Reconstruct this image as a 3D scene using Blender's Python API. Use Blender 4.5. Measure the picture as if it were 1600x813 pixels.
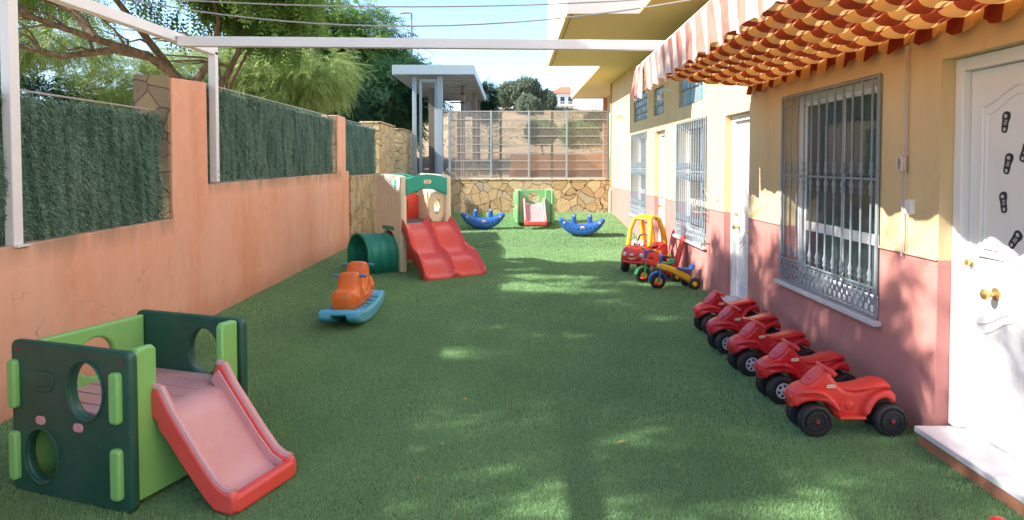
import bpy, bmesh, math, random
import numpy as np
from mathutils import Vector, Matrix, Euler
random.seed(7); rng = np.random.default_rng(7)
PI = math.pi
scene = bpy.context.scene
for o in list(bpy.data.objects): bpy.data.objects.remove(o)
COL = scene.collection

# ---------------------------------------------------------------- camera
cam_d = bpy.data.cameras.new('camera'); cam = bpy.data.objects.new('camera', cam_d); COL.objects.link(cam)
cam.location = (0, 0, 1.6); cam.rotation_euler = (math.radians(90 - 2.0), 0, 0)
cam_d.sensor_width = 36; cam_d.lens = 24.75
cam_d.shift_y = -0.0698
cam_d.clip_start = 0.05; cam_d.clip_end = 2000
scene.camera = cam

# ---------------------------------------------------------------- light
LD = Vector((1.71, 0.40, -1.34)).normalized()          # the way sunlight travels
sun_d = bpy.data.lights.new('sun', 'SUN'); sun = bpy.data.objects.new('sun', sun_d); COL.objects.link(sun)
sun_d.energy = 4.6; sun_d.angle = math.radians(0.55); sun_d.color = (1.0, 0.93, 0.83)
sun.rotation_euler = LD.to_track_quat('-Z', 'Y').to_euler()
sun.location = (-20, -6, 18)
ELEV = math.asin(-LD.z); AZ = math.atan2(-LD.x, -LD.y)   # azimuth from +Y towards +X
world = bpy.data.worlds.new('World'); scene.world = world; world.use_nodes = True
wn = world.node_tree.nodes; wl = world.node_tree.links
bg = wn['Background']; sky = wn.new('ShaderNodeTexSky'); sky.sky_type = 'NISHITA'; sky.sun_disc = False
sky.sun_elevation = ELEV; sky.sun_rotation = AZ; sky.air_density = 1.0; sky.altitude = 900; sky.dust_density = .45; sky.ozone_density = 3.0
wl.new(sky.outputs[0], bg.inputs[0]); bg.inputs[1].default_value = 0.15
scene.view_settings.view_transform = 'Standard'; scene.view_settings.look = 'None'
scene.view_settings.exposure = 1.38; scene.view_settings.gamma = 1.0
try: scene.view_settings.use_curve_mapping = False
except Exception: pass
scene.render.engine = 'CYCLES'
scene.cycles.max_bounces = 10; scene.cycles.transparent_max_bounces = 24
scene.cycles.diffuse_bounces = 5

# ---------------------------------------------------------------- materials
MATS = {}
def S(c):   # sRGB 0-255 -> linear
    return tuple(((v/255)/12.92 if v/255 <= .04045 else ((v/255+.055)/1.055)**2.4) for v in c)
class NT:
    def __init__(s, name):
        s.m = bpy.data.materials.new(name); s.m.use_nodes = True
        s.n = s.m.node_tree.nodes; s.l = s.m.node_tree.links
        s.b = s.n['Principled BSDF']; s.out = s.n['Material Output']
        MATS[name] = s.m
    def node(s, t, **k):
        x = s.n.new(t)
        for a, v in k.items():
            if a.startswith('i_'):
                x.inputs[a[2:].replace('_', ' ')].default_value = v
            else: setattr(x, a, v)
        return x
    def link(s, a, b): s.l.new(a, b)
    def pos(s):
        g = s.node('ShaderNodeNewGeometry'); return g.outputs['Position']
    def mapping(s, vec, scale=(1,1,1), loc=(0,0,0)):
        m = s.node('ShaderNodeMapping'); m.inputs['Scale'].default_value = scale; m.inputs['Location'].default_value = loc
        s.link(vec, m.inputs['Vector']); return m.outputs[0]
    def noise(s, vec, scale, detail=4, rough=.55):
        t = s.node('ShaderNodeTexNoise'); t.inputs['Scale'].default_value = scale
        t.inputs['Detail'].default_value = detail; t.inputs['Roughness'].default_value = rough
        s.link(vec, t.inputs['Vector']); return t.outputs[0]
    def ramp(s, fac, stops):
        r = s.node('ShaderNodeValToRGB'); e = r.color_ramp.elements
        while len(e) < len(stops): e.new(.5)
        for q, (p, c) in zip(e, stops):
            q.position = p; q.color = (*c[:3], 1) if len(c) >= 3 else (c[0],)*3+(1,)
        s.link(fac, r.inputs[0]); return r.outputs[0]
    def mix(s, fac, a, b, mode='MIX'):
        m = s.node('ShaderNodeMix', data_type='RGBA', blend_type=mode)
        for v, i in ((fac, 0), (a, 6), (b, 7)):
            if hasattr(v, 'is_output'): s.link(v, m.inputs[i])
            else: m.inputs[i].default_value = v if i == 0 else (*v[:3], 1)
        return m.outputs[2]
    def math(s, op, a, b=0.0, clamp=False):
        m = s.node('ShaderNodeMath', operation=op); m.use_clamp = clamp
        for v, i in ((a, 0), (b, 1)):
            if hasattr(v, 'is_output'): s.link(v, m.inputs[i])
            else: m.inputs[i].default_value = v
        return m.outputs[0]
    def bump(s, h, strength=.3, dist=.01):
        b = s.node('ShaderNodeBump'); b.inputs['Strength'].default_value = strength; b.inputs['Distance'].default_value = dist
        s.link(h, b.inputs['Height']); s.link(b.outputs[0], s.b.inputs['Normal']); return b
    def color(s, c):
        if hasattr(c, 'is_output'): s.link(c, s.b.inputs['Base Color'])
        else: s.b.inputs['Base Color'].default_value = (*c[:3], 1)
    def rough(s, r):
        if hasattr(r, 'is_output'): s.link(r, s.b.inputs['Roughness'])
        else: s.b.inputs['Roughness'].default_value = r

def plastic(name, c, rough=.38, fade=.12, spec=.5):
    t = NT(name); p = t.pos()
    n = t.noise(p, 6, 5, .6); n2 = t.noise(p, 60, 3, .6)
    pale = tuple(min(1, v*.75+.18) for v in c)
    f = t.math('MULTIPLY', t.ramp(n, [(.35, (0,0,0)), (.7, (1,1,1))]), fade)
    base = t.mix(f, c, pale)
    g = t.math('MULTIPLY', t.ramp(t.noise(p, 17, 6, .7), [(.52,(0,0,0)),(.72,(1,1,1))]), .22)
    base = t.mix(g, base, tuple(v*.55+.05 for v in c))
    sc = t.noise(t.mapping(p, (9,70,30)), 2.0, 3, .8)
    base = t.mix(t.math('MULTIPLY', t.ramp(sc, [(.66,(0,0,0)),(.70,(1,1,1))]), .30), base, tuple(min(1, v*.6+.30) for v in c))
    t.color(base)
    t.rough(t.math('ADD', t.math('MULTIPLY', n2, .2), rough-.08))
    t.b.inputs['Specular IOR Level'].default_value = spec
    t.bump(n2, .06, .004)
    return t.m
plastic('red_plastic', (.58,.014,.020), .28)
plastic('bright_red_plastic', (.74,.045,.03), .4)
plastic('coral_plastic', (.84,.09,.07), .32, .14)
plastic('pink_sheen_plastic', (.68,.33,.33), .34, .25)  # coral paled to pink, the sky's reflection on the slide put into the colour
plastic('dark_green_plastic', (.012,.085,.055), .4, .10)
plastic('lime_plastic', (.24,.56,.16), .42, .16)
plastic('faded_green_plastic', (.22,.50,.22), .42, .2)
plastic('teal_plastic', (.02,.42,.30), .4, .1)
plastic('deep_teal_plastic', (.01,.26,.17), .42, .08)
plastic('cream_plastic', (.92,.75,.49), .42, .15)
plastic('white_plastic', (.80,.79,.75), .4, .05)
plastic('orange_plastic', (.85,.17,.015), .34, .12)
plastic('sky_blue_plastic', (.09,.42,.58), .42, .15)
plastic('blue_plastic', (.01,.10,.36), .33, .15)
plastic('steel_blue_plastic', (.08,.22,.36), .4, .1)
plastic('yellow_plastic', (.84,.50,.02), .36, .1)
plastic('green_plastic', (.03,.28,.08), .4, .1)
plastic('black_plastic', (.018,.018,.02), .55, .04)
plastic('grey_plastic', (.13,.17,.16), .5, .1)
plastic('silver_plastic', (.50,.54,.60), .3, .05)
plastic('dark_text', (.35,.03,.03), .5, 0)

def paint(name, c, rough=.45, dirt=.15, dcol=(.25,.22,.18), sc=3):
    t = NT(name); p = t.pos(); n = t.noise(p, sc, 6, .65); n2 = t.noise(p, 90, 3)
    f = t.math('MULTIPLY', t.ramp(n, [(.45,(0,0,0)),(.75,(1,1,1))]), dirt)
    t.color(t.mix(f, c, dcol)); t.rough(rough); t.bump(n2, .05, .003); return t.m
paint('white_paint', (.80,.76,.76), .4, .12)
paint('white_door_paint', (.80,.78,.78), .32, .06)
paint('white_frame_paint', (.82,.82,.84), .3, .06)
paint('marble', (.66,.65,.67), .3, .25, (.45,.45,.48), 9)
paint('grey_metal', (.24,.29,.33), .42, .2, (.12,.13,.14))
paint('pale_steel', (.30,.38,.42), .38, .2, (.25,.27,.28))
paint('brown_steel', (.18,.14,.11), .5, .2)
paint('dark_metal', (.05,.055,.05), .5, .1)
paint('brass', (.62,.42,.16), .28, .15); MATS['brass'].node_tree.nodes['Principled BSDF'].inputs['Metallic'].default_value = .8
paint('wire_metal', (.42,.38,.36), .4, .2); 
paint('cable_white', (.6,.5,.48), .5, .2)
paint('white_stucco', (.80,.79,.77), .8, .10)
paint('grey_stucco', (.52,.50,.49), .8, .12)
paint('soffit_yellow', (.72,.57,.25), .85, .14, (.5,.4,.2))
paint('terracotta', (.42,.17,.09), .8, .3)
paint('curtain_red', (.28,.05,.05), .8, .1)
paint('curtain_cream', (.72,.66,.56), .8, .1)
paint('room_wall', (.75,.72,.66), .8, .1)
paint('window_dark', (.04,.05,.06), .2, .1)
paint('planter_orange', (.62,.26,.10), .8, .2)
paint('planter_red', (.30,.06,.03), .8, .2)
paint('dry_leaf', (.42,.30,.08), .7, .3)
paint('panel_blue', (.10,.25,.35), .5, .1)

def rendered_wall(name, kind):
    t = NT(name); p = t.pos()
    big = t.noise(t.mapping(p, (1,1,.35)), 1.1, 6, .6); fine = t.noise(p, 140, 3, .6); mid = t.noise(p, 9, 5, .65)
    streak = t.noise(t.mapping(p, (4,4,.7)), 1.0, 5, .7)
    if kind == 'orange':
        base = t.mix(t.ramp(big, [(.35,(0,0,0)),(.68,(1,1,1))]), (.78,.34,.20), (.83,.46,.33))
        d = t.math('MULTIPLY', t.ramp(streak, [(.50,(0,0,0)),(.78,(1,1,1))]), .35)
        base = t.mix(d, base, (.50,.24,.14))
        vz = t.node('ShaderNodeTexVoronoi', feature='DISTANCE_TO_EDGE'); vz.inputs['Scale'].default_value = 1.3; wn_ = t.node('ShaderNodeTexNoise'); wn_.inputs['Scale'].default_value = 5; wn_.inputs['Detail'].default_value = 6; t.link(p, wn_.inputs['Vector'])
        t.link(t.mix(.22, p, wn_.outputs[1]), vz.inputs['Vector'])
        crack = t.math('MULTIPLY', t.ramp(vz.outputs['Distance'], [(.0,(1,1,1)),(.006,(0,0,0))]), t.ramp(t.noise(p, 1.7, 3), [(.52,(0,0,0)),(.6,(1,1,1))]))
        base = t.mix(t.math('MULTIPLY', crack, .6), base, (.36,.16,.09))
        base = t.mix(t.math('MULTIPLY', t.ramp(mid, [(.5,(0,0,0)),(.7,(1,1,1))]), .30), base, (.86,.50,.37))
        # grime creeping down from the coping and up from the turf
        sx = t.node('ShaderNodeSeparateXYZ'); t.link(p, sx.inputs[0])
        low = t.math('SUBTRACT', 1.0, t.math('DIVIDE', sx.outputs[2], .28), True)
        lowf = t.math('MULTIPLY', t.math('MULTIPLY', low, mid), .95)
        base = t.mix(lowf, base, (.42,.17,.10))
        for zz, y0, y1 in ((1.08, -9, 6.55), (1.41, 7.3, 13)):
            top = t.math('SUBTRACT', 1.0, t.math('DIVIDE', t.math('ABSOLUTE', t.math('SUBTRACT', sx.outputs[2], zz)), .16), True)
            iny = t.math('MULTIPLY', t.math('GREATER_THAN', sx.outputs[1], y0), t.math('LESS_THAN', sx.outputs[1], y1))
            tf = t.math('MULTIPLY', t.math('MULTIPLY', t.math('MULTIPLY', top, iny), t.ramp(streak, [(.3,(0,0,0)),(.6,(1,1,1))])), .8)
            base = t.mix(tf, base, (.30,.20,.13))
        t.color(base)
    else:
        sx = t.node('ShaderNodeSeparateXYZ'); t.link(p, sx.inputs[0])
        up = t.math('GREATER_THAN', sx.outputs[2], 1.05)
        yel = t.mix(t.ramp(big, [(.35,(0,0,0)),(.7,(1,1,1))]), (.72,.55,.31), (.67,.49,.26))
        pk = t.mix(t.ramp(big, [(.35,(0,0,0)),(.7,(1,1,1))]), (.56,.24,.21), (.50,.20,.18))
        d = t.math('MULTIPLY', t.ramp(streak, [(.5,(0,0,0)),(.75,(1,1,1))]), .25)
        base = t.mix(up, pk, yel)
        base = t.mix(d, base, (.40,.22,.13))
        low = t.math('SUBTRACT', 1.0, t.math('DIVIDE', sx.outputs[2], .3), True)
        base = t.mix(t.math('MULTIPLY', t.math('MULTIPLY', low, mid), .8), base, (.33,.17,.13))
        t.color(base)
    t.rough(.88)
    h = t.math('ADD', t.math('MULTIPLY', fine, .5), mid)
    t.bump(h, .35, .006); return t.m
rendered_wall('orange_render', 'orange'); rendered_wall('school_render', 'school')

def stone(name, sc, tone):
    t = NT(name); p = t.pos()
    warp = t.node('ShaderNodeTexNoise'); warp.inputs['Scale'].default_value = 3; t.link(p, warp.inputs['Vector'])
    pv = t.node('ShaderNodeMix', data_type='VECTOR'); pv.inputs[0].default_value = .10
    t.link(p, pv.inputs[4]); t.link(warp.outputs[1], pv.inputs[5])
    v1 = t.node('ShaderNodeTexVoronoi', feature='DISTANCE_TO_EDGE'); v1.inputs['Scale'].default_value = sc
    v2 = t.node('ShaderNodeTexVoronoi', feature='F1'); v2.inputs['Scale'].default_value = sc
    for v in (v1, v2): t.link(pv.outputs[1], v.inputs['Vector'])
    joint = t.ramp(v1.outputs['Distance'], [(.006,(0,0,0)),(.024,(1,1,1))])
    sep = t.node('ShaderNodeSeparateColor'); t.link(v2.outputs['Color'], sep.inputs[0])
    c = t.ramp(sep.outputs[0], [(0, tone[0]), (.35, tone[1]), (.7, tone[2]), (1, tone[3])])
    n = t.noise(p, 14, 6, .7)
    c = t.mix(t.math('MULTIPLY', n, .45), c, tuple(v*.45 for v in tone[1]))
    t.color(t.mix(joint, (.16,.11,.07), c)); t.rough(.85)
    h = t.math('ADD', t.math('MULTIPLY', joint, 1.0), t.math('MULTIPLY', n, .6))
    t.bump(h, 1.0, .045); return t.m
stone('crazy_stone', 4.6, ((.46,.31,.16),(.60,.42,.22),(.68,.51,.30),(.42,.37,.29)))
stone('pier_stone', 6.5, ((.27,.19,.13),(.33,.23,.14),(.40,.28,.15),(.28,.22,.17)))
stone('pale_stone', 4.0, ((.60,.42,.20),(.66,.48,.25),(.70,.52,.28),(.58,.44,.26)))

# turf base
t = NT('turf_base'); p = t.pos()
n1 = t.noise(p, 1.3, 5, .6); n2 = t.noise(p, 260, 2, .7); n3 = t.noise(t.mapping(p, (1,1,1)), 45, 4, .7)
c = t.mix(t.ramp(n1, [(.3,(0,0,0)),(.7,(1,1,1))]), (.155,.295,.125), (.200,.350,.150))
c = t.mix(t.math('MULTIPLY', t.ramp(n2, [(.35,(0,0,0)),(.7,(1,1,1))]), .6), c, (.28,.40,.21))
c = t.mix(t.math('MULTIPLY', t.ramp(n3, [(.4,(0,0,0)),(.7,(1,1,1))]), .5), c, (.09,.18,.08))
t.color(c); t.rough(.9); t.b.inputs['Specular IOR Level'].default_value = .2
t.bump(t.math('ADD', n2, n3), .9, .02)

def leafmat(name, a, b, trans=.35, rough=.55):
    t = NT(name)
    at = t.node('ShaderNodeAttribute', attribute_name='tone')
    c = t.mix(at.outputs['Fac'], a, b)
    t.color(c); t.rough(rough); t.b.inputs['Specular IOR Level'].default_value = .25
    tr = t.node('ShaderNodeBsdfTranslucent'); t.link(t.mix(.5, c, tuple(min(1, v*1.6) for v in b)), tr.inputs[0])
    mx = t.node('ShaderNodeMixShader'); mx.inputs[0].default_value = trans
    t.link(t.b.outputs[0], mx.inputs[1]); t.link(tr.outputs[0], mx.inputs[2]); t.link(mx.outputs[0], t.out.inputs[0])
    return t.m
leafmat('blade', (.165,.33,.145), (.37,.56,.28), .3, .6)
leafmat('hedge_needle', (.040,.11,.075), (.38,.50,.36), .18, .5)
leafmat('leaf_feather', (.07,.155,.035), (.24,.34,.075), .45)
leafmat('leaf_mid', (.040,.115,.025), (.20,.31,.07), .42)
leafmat('leaf_dark', (.018,.060,.025), (.045,.12,.05), .25)
leafmat('leaf_pale', (.14,.22,.06), (.34,.41,.14), .5)
leafmat('leaf_olive', (.10,.135,.085), (.21,.25,.165), .25)  # lightened leaf colour carries the haze of the distance

t = NT('bark'); p = t.pos(); n = t.noise(t.mapping(p, (6,6,1.5)), 3, 6, .7)
t.color(t.ramp(n, [(.3,(.06,.04,.025)),(.7,(.26,.17,.10))])); t.rough(.9); t.bump(n, .8, .03)

t = NT('terrain'); p = t.pos(); n = t.noise(p, .25, 6, .65); n2 = t.noise(t.mapping(p, (.5,2.2,5)), 1.2, 7, .75)
c = t.mix(t.ramp(n2, [(.35,(0,0,0)),(.65,(1,1,1))]), (.36,.25,.15), (.52,.38,.24))
c = t.mix(t.ramp(n, [(.52,(0,0,0)),(.66,(1,1,1))]), c, (.22,.19,.10))
c = t.mix(t.math('MULTIPLY', t.ramp(t.noise(p, 3.5, 6, .8), [(.5,(0,0,0)),(.68,(1,1,1))]), .6), c, (.12,.11,.06))
t.color(c); t.rough(.95); t.bump(n2, .8, .2)
t = NT('pavement'); p = t.pos(); n = t.noise(p, 5, 6, .7)
t.color(t.ramp(n, [(.3,(.33,.30,.27)),(.7,(.45,.42,.38))])); t.rough(.9); t.bump(n, .3, .01)

def glass(name, tint, refl_rough=.03, body=None, bodyfac=0):
    t = NT(name); t.n.remove(t.b)
    tr = t.node('ShaderNodeBsdfTransparent'); tr.inputs[0].default_value = (*tint, 1)
    gl = t.node('ShaderNodeBsdfGlossy'); gl.inputs['Roughness'].default_value = refl_rough
    fr = t.node('ShaderNodeFresnel'); fr.inputs[0].default_value = 2.1
    m = t.node('ShaderNodeMixShader'); t.link(fr.outputs[0], m.inputs[0]); t.link(tr.outputs[0], m.inputs[1]); t.link(gl.outputs[0], m.inputs[2])
    o = m.outputs[0]
    if body:
        d = t.node('ShaderNodeBsdfDiffuse'); d.inputs[0].default_value = (*body, 1)
        m2 = t.node('ShaderNodeMixShader'); m2.inputs[0].default_value = bodyfac
        t.link(o, m2.inputs[1]); t.link(d.outputs[0], m2.inputs[2]); o = m2.outputs[0]
    t.link(o, t.out.inputs[0]); return t.m
glass('pane_glass', (.82,.90,.92), .03, (.50,.60,.62), .10)  # dusty diffuse body, tinted to add the yard's reflected brightness
glass('screen_mesh', (.94,.92,.88), .6, (.50,.44,.36), .13)
for nm, c in (('block_glass_blue', (.08,.30,.42)), ('block_glass_pale', (.30,.42,.46)), ('block_glass_cyan', (.05,.42,.52))):
    t = NT(nm); p = t.pos(); n = t.noise(p, 25, 3); t.color(t.mix(n, c, tuple(v*.5 for v in c))); t.rough(.12); t.bump(n, .5, .01)

def fabric(name, mode):
    t = NT(name); t.n.remove(t.b); p = t.pos()
    sx = t.node('ShaderNodeSeparateXYZ'); t.link(p, sx.inputs[0])
    stripe = t.math('FLOOR', t.math('DIVIDE', sx.outputs[1], .15))
    if mode == 'under':
        uv = t.node('ShaderNodeAttribute', attribute_name='row')
        stripe = t.math('ADD', stripe, t.math('FLOOR', uv.outputs['Fac']))
        A, B = (.80,.50,.20), (.28,.036,.02)
    else: A, B = (.86,.70,.62), (.62,.27,.21)
    f = t.math('MODULO', t.math('ADD', stripe, 200), 2)
    f = t.math('GREATER_THAN', f, .5)
    c = t.mix(f, A, B)
    wv = t.noise(p, 60, 3)
    c = t.mix(t.math('MULTIPLY', wv, .25), c, tuple((a+b)*.5 for a, b in zip(A, B)))
    d = t.node('ShaderNodeBsdfDiffuse'); tr = t.node('ShaderNodeBsdfTranslucent')
    t.link(c, d.inputs[0]); t.link(c, tr.inputs[0])
    m = t.node('ShaderNodeMixShader'); m.inputs[0].default_value = .5 if mode == 'under' else .25
    t.link(d.outputs[0], m.inputs[1]); t.link(tr.outputs[0], m.inputs[2]); t.link(m.outputs[0], t.out.inputs[0])
fabric('awning_under', 'under'); fabric('awning_valance', 'val')

# ---------------------------------------------------------------- mesh helpers
def tag(o, label=None, cat=None, group=None, kind=None):
    if label: o['label'] = label
    if cat: o['category'] = cat
    if group: o['group'] = group
    if kind: o['kind'] = kind
    return o
def empty(name, loc=(0,0,0), rz=0, label=None, cat=None, group=None, scale=1):
    o = bpy.data.objects.new(name, None); COL.objects.link(o); o.location = loc; o.rotation_euler = (0,0,rz)
    o.empty_display_size = .1; o.scale = (scale,)*3
    return tag(o, label, cat, group)
def F(o=(0,0,0), x=(1,0,0), y=(0,1,0), z=(0,0,1)):
    m = Matrix.Identity(4)
    for i, v in enumerate((x, y, z)):
        for j in range(3): m[j][i] = v[j]
    for j in range(3): m[j][3] = o[j]
    return m
XZ = lambda yc=0: F((0,yc,0), (1,0,0), (0,0,1), (0,-1,0))     # 2D outline (x,z) extruded along y
YZ = lambda xc=0: F((xc,0,0), (0,1,0), (0,0,1), (1,0,0))      # 2D outline (y,z) extruded along x
XY = lambda zc=0: F((0,0,zc))
class MB:
    def __init__(s): s.v = []; s.f = []
    def add(s, vs, fs, M=None):
        b = len(s.v)
        s.v += [tuple(M @ Vector(v)) if M is not None else tuple(v) for v in vs]
        s.f += [tuple(i+b for i in f) for f in fs]; return s
    def box(s, c, size, R=None):
        x, y, z = (q/2 for q in size)
        vs = [(-x,-y,-z),(x,-y,-z),(x,y,-z),(-x,y,-z),(-x,-y,z),(x,-y,z),(x,y,z),(-x,y,z)]
        M = Matrix.Translation(c) @ (R.to_4x4() if R is not None else Matrix.Identity(4))
        return s.add(vs, [(0,3,2,1),(4,5,6,7),(0,1,5,4),(1,2,6,5),(2,3,7,6),(3,0,4,7)], M)
    def bb(s, x0, x1, y0, y1, z0, z1):
        return s.box(((x0+x1)/2,(y0+y1)/2,(z0+z1)/2), (x1-x0,y1-y0,z1-z0))
    def beam(s, a, b, w, h, up=(0,0,1)):
        a, b = Vector(a), Vector(b); d = (b-a); L = d.length; d.normalize()
        sd = d.cross(Vector(up)).normalized(); u = sd.cross(d)
        M = F((a+b)/2, d, sd, u); x, y, z = L/2, w/2, h/2
        vs = [(-x,-y,-z),(x,-y,-z),(x,y,-z),(-x,y,-z),(-x,-y,z),(x,-y,z),(x,y,z),(-x,y,z)]
        return s.add(vs, [(0,3,2,1),(4,5,6,7),(0,1,5,4),(1,2,6,5),(2,3,7,6),(3,0,4,7)], M)
    def tube(s, pts, r, n=8, caps=True):
        pts = [Vector(p) for p in pts]; m = len(pts)
        rs = r if isinstance(r, (list, tuple)) else [r]*m
        vs = []; prev = None
        for i, p in enumerate(pts):
            d = (pts[min(i+1, m-1)] - pts[max(i-1, 0)]).normalized()
            if prev is None:
                a = Vector((0,0,1)) if abs(d.z) < .9 else Vector((1,0,0)); u = d.cross(a).normalized()
            else: u = (prev - d*prev.dot(d)).normalized()
            prev = u; w = d.cross(u)
            for k in range(n):
                an = 2*PI*k/n; vs.append(p + (u*math.cos(an) + w*math.sin(an))*rs[i])
        fs = [(i*n+k, i*n+(k+1) % n, (i+1)*n+(k+1) % n, (i+1)*n+k) for i in range(m-1) for k in range(n)]
        if caps: fs += [tuple(range(n-1,-1,-1)), tuple((m-1)*n+k for k in range(n))]
        return s.add(vs, fs)
    def lathe(s, prof, M=None, n=24):      # prof: (r, z) from bottom to top round local z
        vs = [(r*math.cos(2*PI*k/n), r*math.sin(2*PI*k/n), z) for r, z in prof for k in range(n)]
        fs = [(i*n+k, i*n+(k+1) % n, (i+1)*n+(k+1) % n, (i+1)*n+k) for i in range(len(prof)-1) for k in range(n)]
        fs += [tuple(range(n-1,-1,-1)), tuple((len(prof)-1)*n+k for k in range(n))]
        return s.add(vs, fs, M)
    def loft(s, st, n=16, M=None):          # st: (x, cy, cz, ry, rz, power) rings along x
        vs = []
        for (x, cy, cz, ry, rz, e) in st:
            for k in range(n):
                a = 2*PI*k/n; c, d = math.cos(a), math.sin(a)
                vs.append((x, cy+ry*math.copysign(abs(c)**(2/e), c), cz+rz*math.copysign(abs(d)**(2/e), d)))
        m = len(st)
        fs = [(i*n+k, i*n+(k+1) % n, (i+1)*n+(k+1) % n, (i+1)*n+k) for i in range(m-1) for k in range(n)]
        fs += [tuple(range(n-1,-1,-1)), tuple((m-1)*n+k for k in range(n))]
        return s.add(vs, fs, M)
    def torus(s, c, R, r, M=None, n=16, k=6):
        vs = []
        for i in range(n):
            a = 2*PI*i/n
            for j in range(k):
                b = 2*PI*j/k; vs.append(((R+r*math.cos(b))*math.cos(a), (R+r*math.cos(b))*math.sin(a), r*math.sin(b)))
        fs = [(i*k+j, ((i+1) % n)*k+j, ((i+1) % n)*k+(j+1) % k, i*k+(j+1) % k) for i in range(n) for j in range(k)]
        T = Matrix.Translation(c) @ (M if M is not None else Matrix.Identity(4))
        return s.add(vs, fs, T)
    def sphere(s, c, r, M=None, n=16):
        m = n//2; prof = [(max(1e-4, math.sin(PI*i/m)), -math.cos(PI*i/m)) for i in range(m+1)]
        r = r if isinstance(r, (tuple, list)) else (r, r, r)
        T = Matrix.Translation(c) @ (M if M is not None else Matrix.Identity(4)) @ Matrix.Diagonal((*r, 1))
        return s.lathe(prof, T, n)
    def plate(s, outs, thick, bev, M, res=2):   # flat outline(s) with holes, rounded rim
        cu = bpy.data.curves.new('tmp', 'CURVE'); cu.dimensions = '2D'; cu.fill_mode = 'BOTH'
        for o in outs:
            sp = cu.splines.new('POLY'); sp.points.add(len(o)-1); sp.use_cyclic_u = True
            for q, (a, b) in zip(sp.points, o): q.co = (a, b, 0, 1)
        cu.extrude = max(thick/2-bev, 0.0005); cu.bevel_depth = bev; cu.bevel_resolution = res; cu.offset = -bev
        ob = bpy.data.objects.new('tmp', cu); COL.objects.link(ob)
        dg = bpy.context.evaluated_depsgraph_get(); me = bpy.data.meshes.new_from_object(ob.evaluated_get(dg))
        s.add([v.co for v in me.vertices], [tuple(p.vertices) for p in me.polygons], M)
        bpy.data.objects.remove(ob); bpy.data.curves.remove(cu); bpy.data.meshes.remove(me); return s
    def text(s, txt, size, M, ext=.0006):
        cu = bpy.data.curves.new('tmp', 'FONT'); cu.body = txt; cu.size = size; cu.align_x = 'CENTER'; cu.align_y = 'CENTER'; cu.extrude = ext
        cu.resolution_u = 2
        ob = bpy.data.objects.new('tmp', cu); COL.objects.link(ob)
        dg = bpy.context.evaluated_depsgraph_get(); me = bpy.data.meshes.new_from_object(ob.evaluated_get(dg))
        s.add([v.co for v in me.vertices], [tuple(p.vertices) for p in me.polygons], M)
        bpy.data.objects.remove(ob); bpy.data.curves.remove(cu); bpy.data.meshes.remove(me); return s
    def build(s, name, mat, parent=None, smooth=True, ang=38, bevel=0, sub=0, label=None):
        me = bpy.data.meshes.new(name); me.from_pydata(s.v, [], s.f)
        bm = bmesh.new(); bm.from_mesh(me); bmesh.ops.recalc_face_normals(bm, faces=bm.faces); bm.to_mesh(me); bm.free()
        me.materials.append(MATS[mat])
        if smooth:
            me.shade_smooth()
            if not sub: me.set_sharp_from_angle(angle=math.radians(ang))
        o = bpy.data.objects.new(name, me); COL.objects.link(o); o.parent = parent
        if bevel:
            b = o.modifiers.new('Bevel', 'BEVEL'); b.width = bevel; b.segments = 3; b.limit_method = 'ANGLE'; b.angle_limit = math.radians(40)
        if sub:
            q = o.modifiers.new('Subdivision', 'SUBSURF'); q.levels = sub; q.render_levels = sub
        if label: o['label'] = label
        return o
def npmesh(name, verts, faces, mat, parent=None, tone=None, smooth=False):
    """verts (N,3), faces (M,k) all the same k"""
    me = bpy.data.meshes.new(name); N, (Mf, k) = len(verts), faces.shape
    me.vertices.add(N); me.vertices.foreach_set('co', verts.astype(np.float32).ravel())
    me.loops.add(Mf*k); me.loops.foreach_set('vertex_index', faces.astype(np.int32).ravel())
    me.polygons.add(Mf); me.polygons.foreach_set('loop_start', np.arange(0, Mf*k, k, dtype=np.int32))
    me.polygons.foreach_set('loop_total', np.full(Mf, k, dtype=np.int32))
    me.update(calc_edges=True)
    if tone is not None:
        a = me.attributes.new('tone', 'FLOAT', 'FACE'); a.data.foreach_set('value', tone.astype(np.float32))
    me.materials.append(MATS[mat])
    if smooth: me.shade_smooth()
    o = bpy.data.objects.new(name, me); COL.objects.link(o); o.parent = parent; return o
def circle(cx, cy, rx, ry=None, n=24, a0=0):
    ry = ry or rx
    return [(cx+rx*math.cos(a0+2*PI*i/n), cy+ry*math.sin(a0+2*PI*i/n)) for i in range(n)]
def rrect(x0, x1, y0, y1, r, n=4):
    o = []
    for cx, cy, a in ((x1-r,y1-r,0),(x0+r,y1-r,90),(x0+r,y0+r,180),(x1-r,y0+r,270)):
        for i in range(n+1):
            t = math.radians(a+90*i/n); o.append((cx+r*math.cos(t), cy+r*math.sin(t)))
    return o
def smooth_poly(p, it=2):     # Chaikin
    for _ in range(it):
        q = []
        for i in range(len(p)):
            a, b = p[i], p[(i+1) % len(p)]
            q += [(a[0]*.75+b[0]*.25, a[1]*.75+b[1]*.25), (a[0]*.25+b[0]*.75, a[1]*.25+b[1]*.75)]
        p = q
    return p
def copy_tree(o, parent=None):
    c = o.copy(); COL.objects.link(c); c.parent = parent
    for ch in [x for x in bpy.data.objects if x.parent == o]: copy_tree(ch, c)
    return c
def sstep(a, b, x):
    t = min(1, max(0, (x-a)/(b-a))); return t*t*(3-2*t)

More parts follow.
